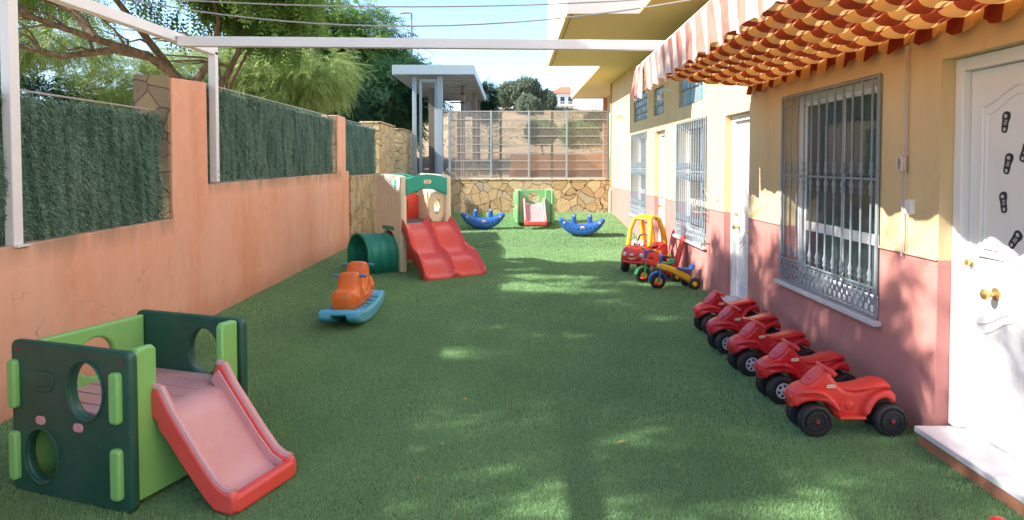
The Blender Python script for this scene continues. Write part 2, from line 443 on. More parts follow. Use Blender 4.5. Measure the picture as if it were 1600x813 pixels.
# ================================================================ SETTING
WX = 2.43           # face of the school wall
LX = -3.15          # face of the orange wall
def GZ(x, y):       # turf height: flat, then a soft turf-covered step, then a gentle rise
    s = sstep(-2.9, -2.2, x)
    return s*(.15*sstep(13.12, 13.42, y) + .09*sstep(13.3, 14.1, y) + .16*sstep(13.9, 17.2, y))
def turf():
    xs = np.arange(-3.2, 2.60, .1); ys = np.concatenate([np.arange(-3, 12.9, .2), np.arange(12.9, 17.5, .06)])
    v = np.array([(x, y, GZ(x, y) + .004*math.sin(x*3.1+y*1.7)*math.sin(y*2.3-x)) for y in ys for x in xs])
    n = len(xs); f = np.array([(j*n+i, j*n+i+1, (j+1)*n+i+1, (j+1)*n+i) for j in range(len(ys)-1) for i in range(n-1)])
    o = npmesh('ground', v, f, 'turf_base', smooth=True); tag(o, kind='structure', label='green artificial turf covering the play yard'); return o
turf()
def turf_blades():
    parts = []; tones = []
    # more and finer blades near the camera
    for y0, y1, dens, h, w in ((2.2, 4.2, 26000, .017, .0042), (4.2, 7, 11000, .019, .006), (7, 13.2, 3600, .022, .010), (13.2, 17.2, 2200, .024, .014)):
        n = int((y1-y0)*5.58*dens); x = rng.uniform(-3.14, 2.42, n); y = rng.uniform(y0, y1, n)
        keep = np.abs(x) < y*.76+.15; x = x[keep]; y = y[keep]; n = len(x)
        z = np.array([GZ(a, b) for a, b in zip(x, y)]) if y1 > 13 else np.zeros(n)
        if y1 == 13.2: z = np.where(y > 13.1, 0, z)
        a = rng.uniform(0, 2*PI, n); hh = h*rng.uniform(.6, 1.2, n); l = rng.uniform(.2, .9, n)*h; b = rng.uniform(0, 2*PI, n)+.0
        dx, dy = np.cos(a)*w/2, np.sin(a)*w/2
        p0 = np.stack([x-dx, y-dy, z-.002], 1); p1 = np.stack([x+dx, y+dy, z-.002], 1)
        p2 = np.stack([x+np.cos(b)*l, y+np.sin(b)*l, z+hh], 1)
        parts.append(np.stack([p0, p1, p2], 1).reshape(-1, 3)); tones.append(np.clip(rng.normal(.45, .26, n)+.16*np.sin(x*1.9+np.sin(y*1.1)*1.5)*np.sin(y*1.3+x*.6)+.12*np.sin(x*6.3+y*2)*np.sin(y*5.1-x*2), 0, 1))
    v = np.concatenate(parts); f = np.arange(len(v)).reshape(-1, 3)
    o = npmesh('grass', v, f, 'blade', tone=np.concatenate(tones))
    tag(o, 'short blades of the artificial turf', 'turf', kind='stuff')
turf_blades()

def HZ(x, y):
    base = 1.16 if y > 17.4 else .95
    k = sstep(-26, -9, x)
    h = min(max((y-29)/33, 0), 1)*5.0
    h = h*k + .35*math.sin(x*.21+1)*sstep(36, 60, y)
    tz = h/0.62; fr = tz-math.floor(tz)
    h = .62*(math.floor(tz) + sstep(.55, 1, fr)) if 0 < h < 5 else h
    return base + h + (.10*math.sin(x*1.3+y*.7)*math.sin(y*.9) if y > 30 else 0)
def terrain():
    xs = sorted(set([-400,-200,-100,-60,-40,-30] + list(np.arange(-26, 26.1, .8)) + [-3.56,-3.5,13.5,13.6,30,40,60,100,200,400]))
    xs = [x for x in xs if not (-3.5 < x < 13.5 and False)]
    ys = sorted(set([-300,-100,-40,-20,-10,-5] + list(np.arange(-3, 17, 2.0)) + [17.42,17.47,18,20,22,25] + list(np.arange(27, 66, .5)) + [70,80,100,150,250,400,700]))
    def z(x, y):
        if -3.53 < x < 13.55 and y < 17.45: return -.6
        return HZ(x, y)
    v = np.array([(x, y, z(x, y)) for y in ys for x in xs]); n = len(xs)
    f = np.array([(j*n+i, j*n+i+1, (j+1)*n+i+1, (j+1)*n+i) for j in range(len(ys)-1) for i in range(n-1)])
    o = npmesh('hillside', v, f, 'terrain', smooth=True); tag(o, kind='structure', label='dry terraced hillside behind the yard')
terrain()
m = MB(); m.bb(-9, -3.6, 17.7, 27.5, 1.165, 1.172); m.bb(-3.6, 9, 18.0, 21.6, 1.165, 1.172)
tag(m.build('pavement', 'pavement', smooth=False), kind='structure')

# ---------------------------------------------------------------- orange wall on the left
def yard_wall():
    r = empty('yard_wall', (LX-.15, 6, 0), label='salmon orange rendered garden wall stepping up along the left side of the turf', cat='wall')
    m = MB()
    prof = [(-9, 0), (14.0-6, 0)]
    # one solid, outline in (y, z): low stretch, tall pier, higher stretch, slim pier, end
    out = [(-9,-.1),(7.6,-.1),(7.6,1.46),(7.36,1.46),(7.36,2.48),(6.74,2.48),(6.74,1.43),(1.30,1.39),(1.29,2.44),(.55,2.40),(.54,1.09),(-9,1.05)]
    def mk(o, x0, x1):
        n = len(o); vs = [(x1, y, z) for y, z in o]+[(x0, y, z) for y, z in o]
        return MB().add(vs, [tuple(range(n)), tuple(range(2*n-1, n-1, -1))]+[(i, n+i, n+(i+1) % n, (i+1) % n) for i in range(n)])
    w = mk(out, -.14, .15)
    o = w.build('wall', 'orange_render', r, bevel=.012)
    # stone backs of the two piers
    for y0, y1, zt, xb in ((.56, 1.27, 2.395, -.24), (6.75, 7.35, 2.46, -.06)):
        MB().bb(-.185, -.142, y0, y1, 0, zt).build('stone_pier', 'pier_stone', r, bevel=.015)
    MB().bb(-.185, .135, .50, .539, 1.095, 2.42).build('stone_facing', 'pier_stone', r, bevel=.004)
    MB().bb(-.03, .13, 6.70, 6.739, 1.44, 2.465).build('stone_facing', 'pier_stone', r, bevel=.004)
    return r
yard_wall()

# ---------------------------------------------------------------- stone walls at the end of the turf
def slab(name, x0, x1, y0, y1, z0, z1, mat, lab, cat, bev=.02):
    return tag(MB().bb(x0, x1, y0, y1, z0, z1).build(name, mat, bevel=bev), lab, cat)
r = empty('stone_wall', (0, 17.35, 0), label='low crazy-paved stone wall across the far end of the turf', cat='wall')
MB().bb(-3.1, 2.425, 0, .17, .02, 1.20).build('masonry', 'crazy_stone', r, bevel=.015)
MB().bb(-3.1, 2.425, -.012, .19, 1.20, 1.235).build('coping', 'pale_stone', r, bevel=.01)
r = empty('stone_wall', (-3.25, 15.5, 0), label='low crazy-paved stone wall on the left beyond the orange wall', cat='wall')
MB().bb(-.22, .145, -1.89, 1.84, -.05, 1.34).build('masonry', 'crazy_stone', r, bevel=.015)
MB().bb(-.23, .155, -1.88, 1.85, 1.34, 1.37).build('coping', 'pale_stone', r, bevel=.01)
for y0, y1, lab in ((16.9, 18.9, 'nearer of the two sandy stone piers beyond the orange wall'), (20.2, 22.3, 'farther of the two sandy stone piers beyond the orange wall')):
    rr = empty('stone_pier', (-3.4, y0, 1.0), label=lab, cat='pier', group='stone piers of the street fence')
    MB().bb(-.22, .25, 0, y1-y0, 0, 1.58).build('masonry', 'pale_stone', rr, bevel=.03)
    MB().bb(-.25, .28, -.02, y1-y0+.02, 1.58, 1.62).build('capstone', 'pale_stone', rr, bevel=.01)

# ---------------------------------------------------------------- artificial hedge panels
def hedge(y0, y1, z0, z1, x, n, lab, seed):
    g = np.random.default_rng(seed)
    r = empty('hedge_panel', (x, (y0+y1)/2, z0), label=lab, cat='hedge screen', group='artificial hedge panels on the left wall')
    L = y1-y0
    MB().bb(-.035, -.015, -L/2, L/2, .01, z1-z0-.03).build('backing', 'hedge_needle', r, smooth=False)
    y = g.uniform(-L/2, L/2, n); z = g.uniform(0, z1-z0, n)
    wav = .010*np.sin(y*29+np.sin(z*3.2+y*5)*1.6)+.010*np.sin(y*11.3+np.sin(z*2+y)*1.2)+.010*np.sin(z*9+y*7)+.008*np.sin(y*53+z*6)
    ragged = z > (z1-z0-.05); z = np.where(ragged, z-g.uniform(0, .05, n)*np.abs(np.sin(y*17)), z)
    xx = wav + g.uniform(-.01, .012, n)
    ln = g.uniform(.022, .045, n); a = g.normal(0, 1.2, n); out = g.uniform(.005, .03, n)
    dy = np.sin(a)*ln; dz = -np.abs(np.cos(a))*ln*.6 + g.normal(.004, .016, n)
    w = .0035
    p0 = np.stack([xx, y-w, z], 1); p1 = np.stack([xx, y+w, z+.003], 1); p2 = np.stack([xx+out, y+dy+w*.4, z+dz], 1); p3 = np.stack([xx+out, y+dy-w*.4, z+dz-.002], 1)
    v = np.stack([p0, p1, p2, p3], 1).reshape(-1, 3); f = np.arange(4*n).reshape(-1, 4)
    tone = np.clip(g.gamma(1.6, .17, n)+.10*np.sin(y*5+np.sin(z*3))*np.sin(z*4), 0, 1)
    o = npmesh('needles', v, f, 'hedge_needle', r, tone=tone); o['kind'] = 'stuff'
    MB().tube([(-.03, -L/2, z1-z0+.015), (-.03, L/2, z1-z0+.02)], .008, 6).build('top_wire', 'wire_metal', r)
hedge(1.2, 6.47, 1.06, 2.07, LX-.085, 95000, 'dark green artificial hedge screen nearest the camera, left of the tall stone pier', 1)
hedge(7.32, 12.67, 1.41, 2.44, LX-.095, 80000, 'long green artificial hedge screen between the tall orange pier and the slim one', 2)
hedge(13.62, 16.85, 1.36, 2.46, LX-.12, 30000, 'short far green hedge screen beyond the slim orange pier', 3)
def low_green(name, x0, x1, y0, y1, z, lab):
    n = 2600; g = rng; x = g.uniform(x0, x1, n); y = g.uniform(y0, y1, n); zz = z+g.uniform(0, .09, n)
    a = g.uniform(0, 6.28, n); s = g.uniform(.02, .05, n)
    p = np.stack([x, y, zz], 1); d1 = np.stack([np.cos(a)*s, np.sin(a)*s, g.normal(0,.01,n)], 1); d2 = np.stack([-np.sin(a)*s*.4, np.cos(a)*s*.4, g.uniform(.01,.04,n)], 1)
    v = np.stack([p-d1, p-d2, p+d1, p+d2], 1).reshape(-1, 3)
    tag(npmesh(name, v, np.arange(4*n).reshape(-1,4), 'leaf_mid', tone=g.uniform(0, 1, n)), lab, 'ground cover', kind='stuff')
low_green('ground_cover', -3.5, -2.9, 17.6, 24, 1.17, 'strip of low green plants along the base of the stone piers')

# ---------------------------------------------------------------- white steel pergola and wires
r = empty('pergola_frame', (LX, 6, 1.1), label='white painted square steel frame of posts and a beam over the yard', cat='pergola')
MB().bb(-.068, -.008, -1.55, -1.46, -.02, 1.76).build('post', 'white_paint', r, bevel=.006)
MB().bb(-.035, .04, 1.42, 1.495, .31, 1.68).build('post', 'white_paint', r, bevel=.005)
MB().beam((-.0, -8.5, 1.60), (.0, 1.50, 1.69), .08, .09).build('side_rail', 'white_paint', r, bevel=.005)
MB().beam((.045, .60, 1.64), (WX-LX-.01, .92, 1.645), .08, .092).build('cross_beam', 'white_paint', r, bevel=.005)
MB().bb(-.10, .02, -1.555, -1.435, -.03, -.018).build('foot_plate', 'white_paint', r)
for yy, zz in ((.60,1.60),(.60,1.67)): MB().tube([(.05,yy-.045,zz),(.05,yy-.055,zz)], .008, 6).build('bolt', 'grey_metal', r)
for zz in (.36, .42): MB().tube([(.042,1.457,zz),(.048,1.457,zz)], .006, 6).build('bolt', 'grey_metal', r)
def wire(pts, lab, rad=.0055):
    a = [Vector(p) for p in pts]; out = []
    n = 24                                     # quadratic through three points
    for i in range(n+1):
        t = i/n; out.append(a[0]*(1-t)*(1-2*t)+a[1]*4*t*(1-t)+a[2]*t*(2*t-1))
    tag(MB().tube(out, rad, 6).build('wire', 'wire_metal'), lab, 'wire', 'steel wires strung across the yard')
wire([(LX, 5.0, 2.86), (-.45, 5.0, 2.575), (WX, 5.0, 3.02)], 'lower of the two steel wires crossing above the yard, sagging in the middle')
wire([(LX, 5.25, 2.86), (-.3, 5.25, 2.765), (WX, 5.25, 2.95)], 'upper of the two steel wires crossing near the top of the picture')

# ================================================================ THE SCHOOL
school = empty('school_building', (WX, 8, 0), label='long school building on the right with yellow upper walls, pink base and barred windows', cat='building')
Y0 = 8   # local origin
openings = [('door', 3.08, 4.0, .07, 2.19), ('win', 4.65, 6.29, .57, 2.2), ('door', 7.22, 8.05, .05, 2.15), ('win', 8.8, 10.36, .57, 2.2),
            ('door', 11.2, 12.0, .05, 2.15), ('win', 12.7, 14.3, .60, 2.2),
            ('blk', 9.0, 10.3, 2.41, 2.86), ('blk', 11.3, 12.12, 2.41, 2.87), ('blk', 12.7, 14.1, 2.42, 2.94), ('win', 7.3, 11.0, 3.12, 3.5)]
def school_wall():
    ys = sorted(set([-4.0, 17.3]+[q for o in openings for q in o[1:3]])); zs = sorted(set([-.3, 3.56]+[q for o in openings for q in o[3:5]]))
    m = MB(); D = .2
    def op(y, z): return any(o[1] < y < o[2] and o[3] < z < o[4] for o in openings)
    for a, b in zip(ys, ys[1:]):
        for c, d in zip(zs, zs[1:]):
            if not op((a+b)/2, (c+d)/2):
                m.add([(0,a-Y0,c),(0,b-Y0,c),(0,b-Y0,d),(0,a-Y0,d)], [(0,1,2,3)])
    for _, a, b, c, d in openings:
        a -= Y0; b -= Y0
        m.add([(0,a,c),(D,a,c),(D,a,d),(0,a,d)], [(0,1,2,3)]); m.add([(0,b,c),(0,b,d),(D,b,d),(D,b,c)], [(0,1,2,3)])
        m.add([(0,a,d),(D,a,d),(D,b,d),(0,b,d)], [(0,1,2,3)]); m.add([(0,a,c),(0,b,c),(D,b,c),(D,a,c)], [(0,1,2,3)])
    # inner face (with the same holes), ends and top
    for a, b in zip(ys, ys[1:]):
        for c, d in zip(zs, zs[1:]):
            if not op((a+b)/2, (c+d)/2):
                m.add([(D,a-Y0,c),(D,b-Y0,c),(D,b-Y0,d),(D,a-Y0,d)], [(3,2,1,0)])
    m.add([(0,9.3,-.3),(9,9.3,-.3),(9,9.3,3.56),(0,9.3,3.56)], [(0,1,2,3)])
    m.add([(0,-12,-.3),(9,-12,-.3),(9,-12,3.56),(0,-12,3.56)], [(0,1,2,3)])
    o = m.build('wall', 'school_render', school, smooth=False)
school_wall()
# moulding between the two colours: thin raised line, broken at the openings
m = MB(); ysb = [(-4,3.08),(4.0,4.65),(6.29,7.22),(8.05,8.8),(10.36,11.2),(12.0,12.7),(14.3,17.3)]
for a, b in ysb: MB().bb(-.012, .0, a-Y0+.001, b-Y0-.001, 1.045, 1.06).build('dado_moulding', 'school_render', school, bevel=.003)
# interior room shell; gap high in the far wall added to let sky light in
m = MB(); m.bb(.22, 8.8, -11.9, 9.2, -.02, .0); m.bb(2.9, 3.0, -11.9, 9.2, 0, 1.95); m.bb(2.9, 3.0, -11.9, 9.2, 2.85, 2.95); m.bb(.22, 2.9, -11.9, 9.2, 2.95, 3.0)
for y in (4.3, 6.9, 8.4, 10.8, 12.3, 15): m.bb(.21, 2.9, y-Y0-.05, y-Y0+.05, 0, 2.95)
m.build('interior', 'room_wall', school, smooth=False)
# overhanging upper floor
def over(x0, y0, y1, z1=6.8):
    MB().bb(x0, 9.4-WX+WX-.4, y0-Y0, y1-Y0, 3.56, 3.58)
m = MB()
m.bb(.72-WX, 0, 9.2-Y0, 14.2-Y0, 3.56, 3.60); m.bb(1.78-WX, 0, 14.201-Y0, 21.3-Y0, 3.56, 3.60); m.bb(1.66-WX, 0, -4-Y0, 9.199-Y0, 3.56, 3.60)
m.bb(.001, 9, -12, 13.3, 3.56, 3.60)
m.build('soffit', 'soffit_yellow', school, smooth=False)
MB().bb(.72-WX+.06, .72-WX+.075, 9.3-Y0, 14.1-Y0, 3.552, 3.56).build('drip_groove', 'brown_steel', school, smooth=False)
def shell(name, x0, y0, y1, mat, z1=6.6):
    MB().bb(x0-WX, 9, y0-Y0, y1-Y0, 3.601, z1).build(name, mat, school, smooth=False)
shell('upper_storey', .72, 9.215, 14.2, 'white_stucco'); shell('upper_storey', 1.78, 14.201, 21.3, 'white_stucco'); shell('upper_storey', 1.66, -4, 9.2, 'white_stucco')
MB().bb(.715-WX, 1.655-WX, 1.205-.02, 1.214, 3.545, 6.6).build('balcony_front', 'grey_stucco', school, smooth=False)
m = MB(); m.bb(.70-WX, .718-WX, 1.3, 1.9, 3.9, 4.05); m.build('vent_grille', 'grey_metal', school)
MB().bb(.34, .62, 12.2, 12.5, 1.1, 3.56).build('corner_column', 'grey_stucco', school, bevel=.01)
MB().bb(.05, .30, 9.7, 9.95, 1.1, 2.9).build('end_pillar', 'white_stucco', school, bevel=.01)
MB().bb(.3, 4.5, 13.0, 13.2, 1.1, 3.55).build('end_wall', 'planter_orange', school)
# corner pilaster and drain
MB().bb(-.03, .0, 9.18, 9.30, .38, 3.555).build('corner_pilaster', 'planter_orange', school, bevel=.005)
MB().tube([(-.05, 9.1, .36), (-.05, 9.1, .95), (-.0, 9.12, 1.0)], .025, 8).build('drain_pipe', 'white_plastic', school)

def bead(m, pts, r=.008):    # raised moulding
    m.tube(pts, r, 6)
def door(a, b, zb, zt, detail=False, hinge=None):
    fx = .075      # face of the frame behind the wall face
    fr = MB(); w = .075
    fr.bb(fx, fx+.11, b-w-Y0, b-.002-Y0, zb+.04, zt-.002); fr.bb(fx, fx+.11, a+.002-Y0, a+w-Y0, zb+.04, zt-.002); fr.bb(fx, fx+.11, a+w-Y0+.001, b-w-Y0-.001, zt-w, zt-.003)
    frame = fr.build('door_frame', 'white_door_paint', school, bevel=.006)
    lx = fx+.045
    A, B = a+w+.003-Y0, b-w-.003-Y0; Z0, Z1 = zb+.045, zt-w-.003
    lf = MB().bb(lx, lx+.04, A, B, Z0, Z1).build('door', 'white_door_paint', school, bevel=.004)
    mo = MB(); cy = (A+B)/2; hw = (B-A)/2-.10
    def arch(zc, z2, up, flip=1):
        pts = []
        for i in range(21):
            t = -1+i/10; s = math.cos(t*PI)*.5+.5
            pts.append((lx, cy+t*hw, zc+up*s*flip))
        return pts
    mid = Z0+.86*(Z1-Z0)/2.0
    for z_lo, z_hi, up_top, up_bot in ((Z0+.16, Z0+.62, .10, 0.0), (Z0+.98, Z1-.20, .09, .0)):
        top = arch(z_hi, 0, up_top); bot = [(lx, cy-hw, z_lo), (lx, cy+hw, z_lo)]
        bead(mo, top, .009); bead(mo, [top[0], bot[0], bot[1], top[-1]], .009)
        ti = [(p[0], cy+(p[1]-cy)*.87, p[2]-.045) for p in top]
        bead(mo, ti, .006); bead(mo, [ti[0], (lx, ti[0][1], z_lo+.045), (lx, ti[-1][1], z_lo+.045), ti[-1]], .006)
    bead(mo, arch(Z0+.82, 0, -.06), .008)
    mo.build('moulding', 'white_door_paint', lf)
    kz = Z0+.80; ky = B-.20 if detail else B-.17
    k = MB(); T = F((lx-.002, B-.24 if detail else B-.10, kz), (0,1,0), (0,0,1), (-1,0,0))
    k.lathe([(.034,0),(.034,.006),(.012,.012),(.011,.035),(.022,.042),(.029,.056),(.027,.070),(.012,.080)], T, 20)
    k.build('knob', 'brass', lf)
    k = MB(); T = F((lx-.002, B-.035, Z0+.94), (0,1,0), (0,0,1), (-1,0,0)); k.lathe([(.024,0),(.024,.008),(.017,.014),(.017,.03),(.008,.032)], T, 16); k.build('lock', 'brass', lf)
    if detail:
        for (y, z, rot) in ((3.645,1.815,-8),(3.62,1.60,-14),(3.645,1.40,10),(3.555,1.215,-38),(3.50,1.66,-25)):
            f = MB(); T = F((lx-.001, y-Y0, z), (0,-1,0), (0,0,1), (-1,0,0)) @ Matrix.Rotation(math.radians(rot), 4, 'Z')
            sole = smooth_poly([(-.020,-.055),(.018,-.055),(.022,-.02),(.020,.0),(.032,.03),(.026,.055),(-.012,.058),(-.032,.035),(-.024,.0),(-.026,-.03)], 2)
            f.plate([sole], .003, .0005, T)
            fo = f.build('footprint_sticker', 'black_plastic', lf)
            g = MB(); T2 = T @ Matrix.Translation((0, 0, .0022))
            g.plate([circle(-.002, .032, .012, .010, 12)], .001, .0002, T2); g.plate([circle(0, -.036, .009, .010, 12)], .001, .0002, T2)
            for q in range(3): g.plate([rrect(-.010+q*.002, .012+q*.001, -.012+q*.010, -.007+q*.010, .002)], .001, .0002, T2)
            g.build('tread_pattern', 'silver_plastic', fo)
    # marble step
    st = MB().bb(-.135 if detail else -.08, .19, a-.05-Y0, b-.03-Y0 if detail else b+.04-Y0, zb+.003, zb+.038).build('marble_step', 'marble', school, bevel=.006)
    MB().bb(-.115 if detail else -.06, -.001, a-.04-Y0, b-.045-Y0 if detail else b+.03-Y0, -.02, zb+.002).build('step_riser', 'terracotta', school)
for i, (k, a, b, c, d) in enumerate(openings):
    if k == 'door': door(a, b, c, d, i == 0)

def grille(win, a, b, c, d, n):
    X = -.018; A, B = a-Y0, b-Y0
    g = MB()
    for y in (A-.005, B+.005): g.box((X, y, (c+d)/2), (.012, .03, d-c-.01))
    for z in (c+.01, c+.20, d-.02): g.box((X, (A+B)/2, z), (.010, B-A, .016))
    zm = c+(d-c)*.57
    g.box((X, (A+B)/2, zm), (.010, B-A, .016))
    bars = win_bars = None
    fr = g.build('grille_frame', 'grey_metal', win, bevel=.002)
    for i in range(n):
        y = A+(B-A)*(i+.5)/n; m = MB()
        m.lathe([(.0075, c+.20), (.0075, c+.23), (.017, c+.245), (.012, c+.27), (.019, c+.29), (.008, c+.33), (.0075, zm-.12), (.015, zm-.10), (.010, zm-.08),(.018,zm-.05),(.008, zm-.02), (.0075, zm+.02), (.018, zm+.05), (.010, zm+.08), (.015, zm+.10), (.0075, zm+.12), (.0075, d-.14), (.013, d-.12), (.008, d-.10), (.0075, d-.02)],
                Matrix.Translation((X-.004, y, 0)), 8)
        m.build('bar', 'grey_metal', fr)
    s = MB(); ns = int((B-A)/.075)
    R = F((0,0,0), (0,1,0), (0,0,1), (1,0,0))
    for i in range(ns):
        y = A+(B-A)*(i+.5)/ns
        s.torus((X, y, c+.065), .034, .0055, R, 12, 5); s.torus((X, y, c+.145), .034, .0055, R, 12, 5)
        s.torus((X, y, c+.105), .017, .005, R, 10, 5)
        s.tube([(X, y+.037, c+.02), (X, y+.02, c+.10), (X, y+.037, c+.19)], .004, 5)
    s.build('scrollwork', 'grey_metal', fr)
def window(a, b, c, d, n, kind):
    A, B = a-Y0, b-Y0; X = .13
    m = MB(); w = .05
    m.bb(X, X+.05, A+.002, A+w, c, d-.002); m.bb(X, X+.05, B-w, B-.002, c, d-.002)
    m.bb(X, X+.05, A+w+.001, B-w-.001, c, c+w); m.bb(X, X+.05, A+w+.001, B-w-.001, d-w, d-.003)
    mid = (A+B)/2
    win = m.build('window', 'white_frame_paint', school, bevel=.004, label='barred window with %s' % kind[0])
    for k, (p, q, xo) in enumerate(((A+w, mid+.03, .012), (mid-.03, B-w, .030))):
        s = MB(); u = .045
        s.bb(X+xo, X+xo+.016, p+.002, p+u, c+w+.002, d-w-.002); s.bb(X+xo, X+xo+.016, q-u, q-.002, c+w+.002, d-w-.002)
        s.bb(X+xo, X+xo+.016, p+u, q-u, c+w+.002, c+w+u); s.bb(X+xo, X+xo+.016, p+u, q-u, d-w-u, d-w-.002)
        s.bb(X+xo, X+xo+.016, p+u, q-u, 1.02, 1.10)
        s.build('sash', 'white_frame_paint', win, bevel=.002)
        MB().bb(X+xo+.006, X+xo+.010, p+u, q-u, c+w+u, d-w-u).build('pane', 'pane_glass', win, smooth=False)
    sill = MB().bb(-.05, .125, A-.06, -.0+B+.06, c-.045, c-.003)
    # sill sits in the opening and laps the wall face
    MB().bb(-.055, -.001, A-.06, B+.06, c-.042, c-.006).build('sill', 'marble', win, bevel=.005)
    MB().bb(0, .19, A+.002, B-.002, c+.0015, c+.006).build('inner_sill', 'marble', win)
    grille(win, a, b, c, d, n)
    return win
w1 = window(4.65, 6.29, .57, 2.2, 12, ('toys and a white counter seen inside',))
w2 = window(8.8, 10.36, .57, 2.2, 13, ('curtains behind it',))
w3 = window(12.7, 14.3, .60, 2.2, 13, ('curtains behind it, farthest along the wall',))
def curtain(y0, y1, z0, z1, x, mat, win):
    n = int((y1-y0)/.02)+2; vs = []; fs = []
    for i in range(n):
        y = y0+(y1-y0)*i/(n-1)-Y0; xx = x+.018*math.sin(i*1.1)
        vs += [(xx, y, z0), (xx, y, z1)]
    fs = [(2*i, 2*i+2, 2*i+3, 2*i+1) for i in range(n-1)]
    MB().add(vs, fs).build('curtain', mat, win)
curtain(6.12, 6.28, .65, 2.15, .24, 'curtain_red', w1); curtain(4.66, 4.85, .65, 2.15, .24, 'curtain_cream', w1)
curtain(4.72, 5.42, 1.78, 2.14, .22, 'curtain_cream', w1)
curtain(9.6, 10.3, .65, 2.15, .25, 'curtain_cream', w2); curtain(9.2, 9.5, .65, 2.15, .25, 'curtain_red', w2); curtain(8.85, 9.15, .65, 2.15, .25, 'curtain_cream', w2)
curtain(12.75, 13.4, .65, 2.15, .25, 'curtain_cream', w3); curtain(13.5, 14.25, .65, 2.15, .25, 'curtain_cream', w3)
# classroom things seen through the big window: counter, cupboard, notice board, ball pit tub
r = empty('shelf_unit', (WX+.75, 5.5, 0), label='white low shelf unit standing inside the big barred window', cat='shelf')
MB().bb(-.2, .2, -.85, .85, .98, 1.02).build('shelf_top', 'white_plastic', r, bevel=.004)
m = MB()
for y in (-.84, -.28, .28, .84): m.bb(-.2, .2, y-.012, y+.012, .0, .979)
m.build('shelf_side', 'white_plastic', r)
m = MB()
for k in range(8): m.bb(-.205, -.201, -.84+k*.21, -.66+k*.21, .80, .95)
m.build('drawer_front', 'white_plastic', r, bevel=.004)
MB().bb(-.18, .18, -.82, .82, .5, .52).build('shelf_board', 'white_plastic', r)
r = empty('cupboard', (WX+2.4, 5.0, 0), label='blue grey cupboard at the back of the room behind the big window', cat='cupboard')
MB().bb(-.3, .3, -.5, .5, 0, 1.9).build('body', 'panel_blue', r, bevel=.01)
MB().bb(-.32, -.302, -.48, -.01, .1, 1.85).build('door', 'white_plastic', r, bevel=.005); MB().bb(-.32, -.302, .01, .48, .1, 1.85).build('door', 'panel_blue', r, bevel=.005)
rj = random.Random(3)
for k, (y, z, c, nm) in enumerate(((5.95,1.65,'lime_plastic','green'),(5.75,1.42,'bright_red_plastic','red'),(5.55,1.72,'yellow_plastic','yellow'),(5.72,1.25,'orange_plastic','orange'),(5.9,1.38,'sky_blue_plastic','blue'))):
    rr = empty('paper_cutout', (WX+.195, y, z), label='small %s paper cut-out hanging inside the big barred window' % nm, cat='decoration', group='paper cut-outs in the big window')
    sh = smooth_poly([(.05*math.cos(t)*(1+.35*(i%2)), .05*math.sin(t)*(1+.35*(i%2))) for i, t in enumerate([j*PI/5 for j in range(10)])], 1)
    MB().plate([sh], .002, .0004, YZ(0)).build('paper', c, rr); MB().tube([(0,0,.05),(0,0,.25)], .0012, 4).build('string', 'white_plastic', rr)

# glass block windows
def blocks(a, b, c, d, nx, nz, mats, seed):
    q = random.Random(seed); A, B = a-Y0, b-Y0
    fr = MB().bb(.06, .15, A+.001, B-.001, c+.001, d-.001).build('glass_block_window', 'white_stucco', school, smooth=False)
    groups = {}
    for i in range(nx):
        for j in range(nz):
            mt = q.choice(mats); groups.setdefault(mt, MB())
            y = A+(B-A)*(i+.5)/nx; z = c+(d-c)*(j+.5)/nz
            groups[mt].box((.055, y, z), (.06, (B-A)/nx-.022, (d-c)/nz-.022))
    for mt, g in groups.items(): g.build('glass_block', mt, fr, bevel=.012)
blocks(9.0, 10.3, 2.41, 2.86, 7, 2, ['block_glass_blue','block_glass_cyan','block_glass_pale','block_glass_pale'], 1)
blocks(11.3, 12.12, 2.41, 2.87, 4, 3, ['block_glass_blue','block_glass_pale'], 2)
blocks(12.7, 14.1, 2.42, 2.94, 7, 4, ['block_glass_blue','block_glass_pale','block_glass_blue'], 5)
MB().bb(.08, .1, 7.301-Y0, 10.999-Y0, 3.121, 3.499).build('upper_window', 'window_dark', school, smooth=False)
m = MB()
for k in range(9): m.bb(.05, .078, 7.3-Y0+k*.45, 7.33-Y0+k*.45, 3.121, 3.499)
m.build('louvre', 'grey_metal', school)

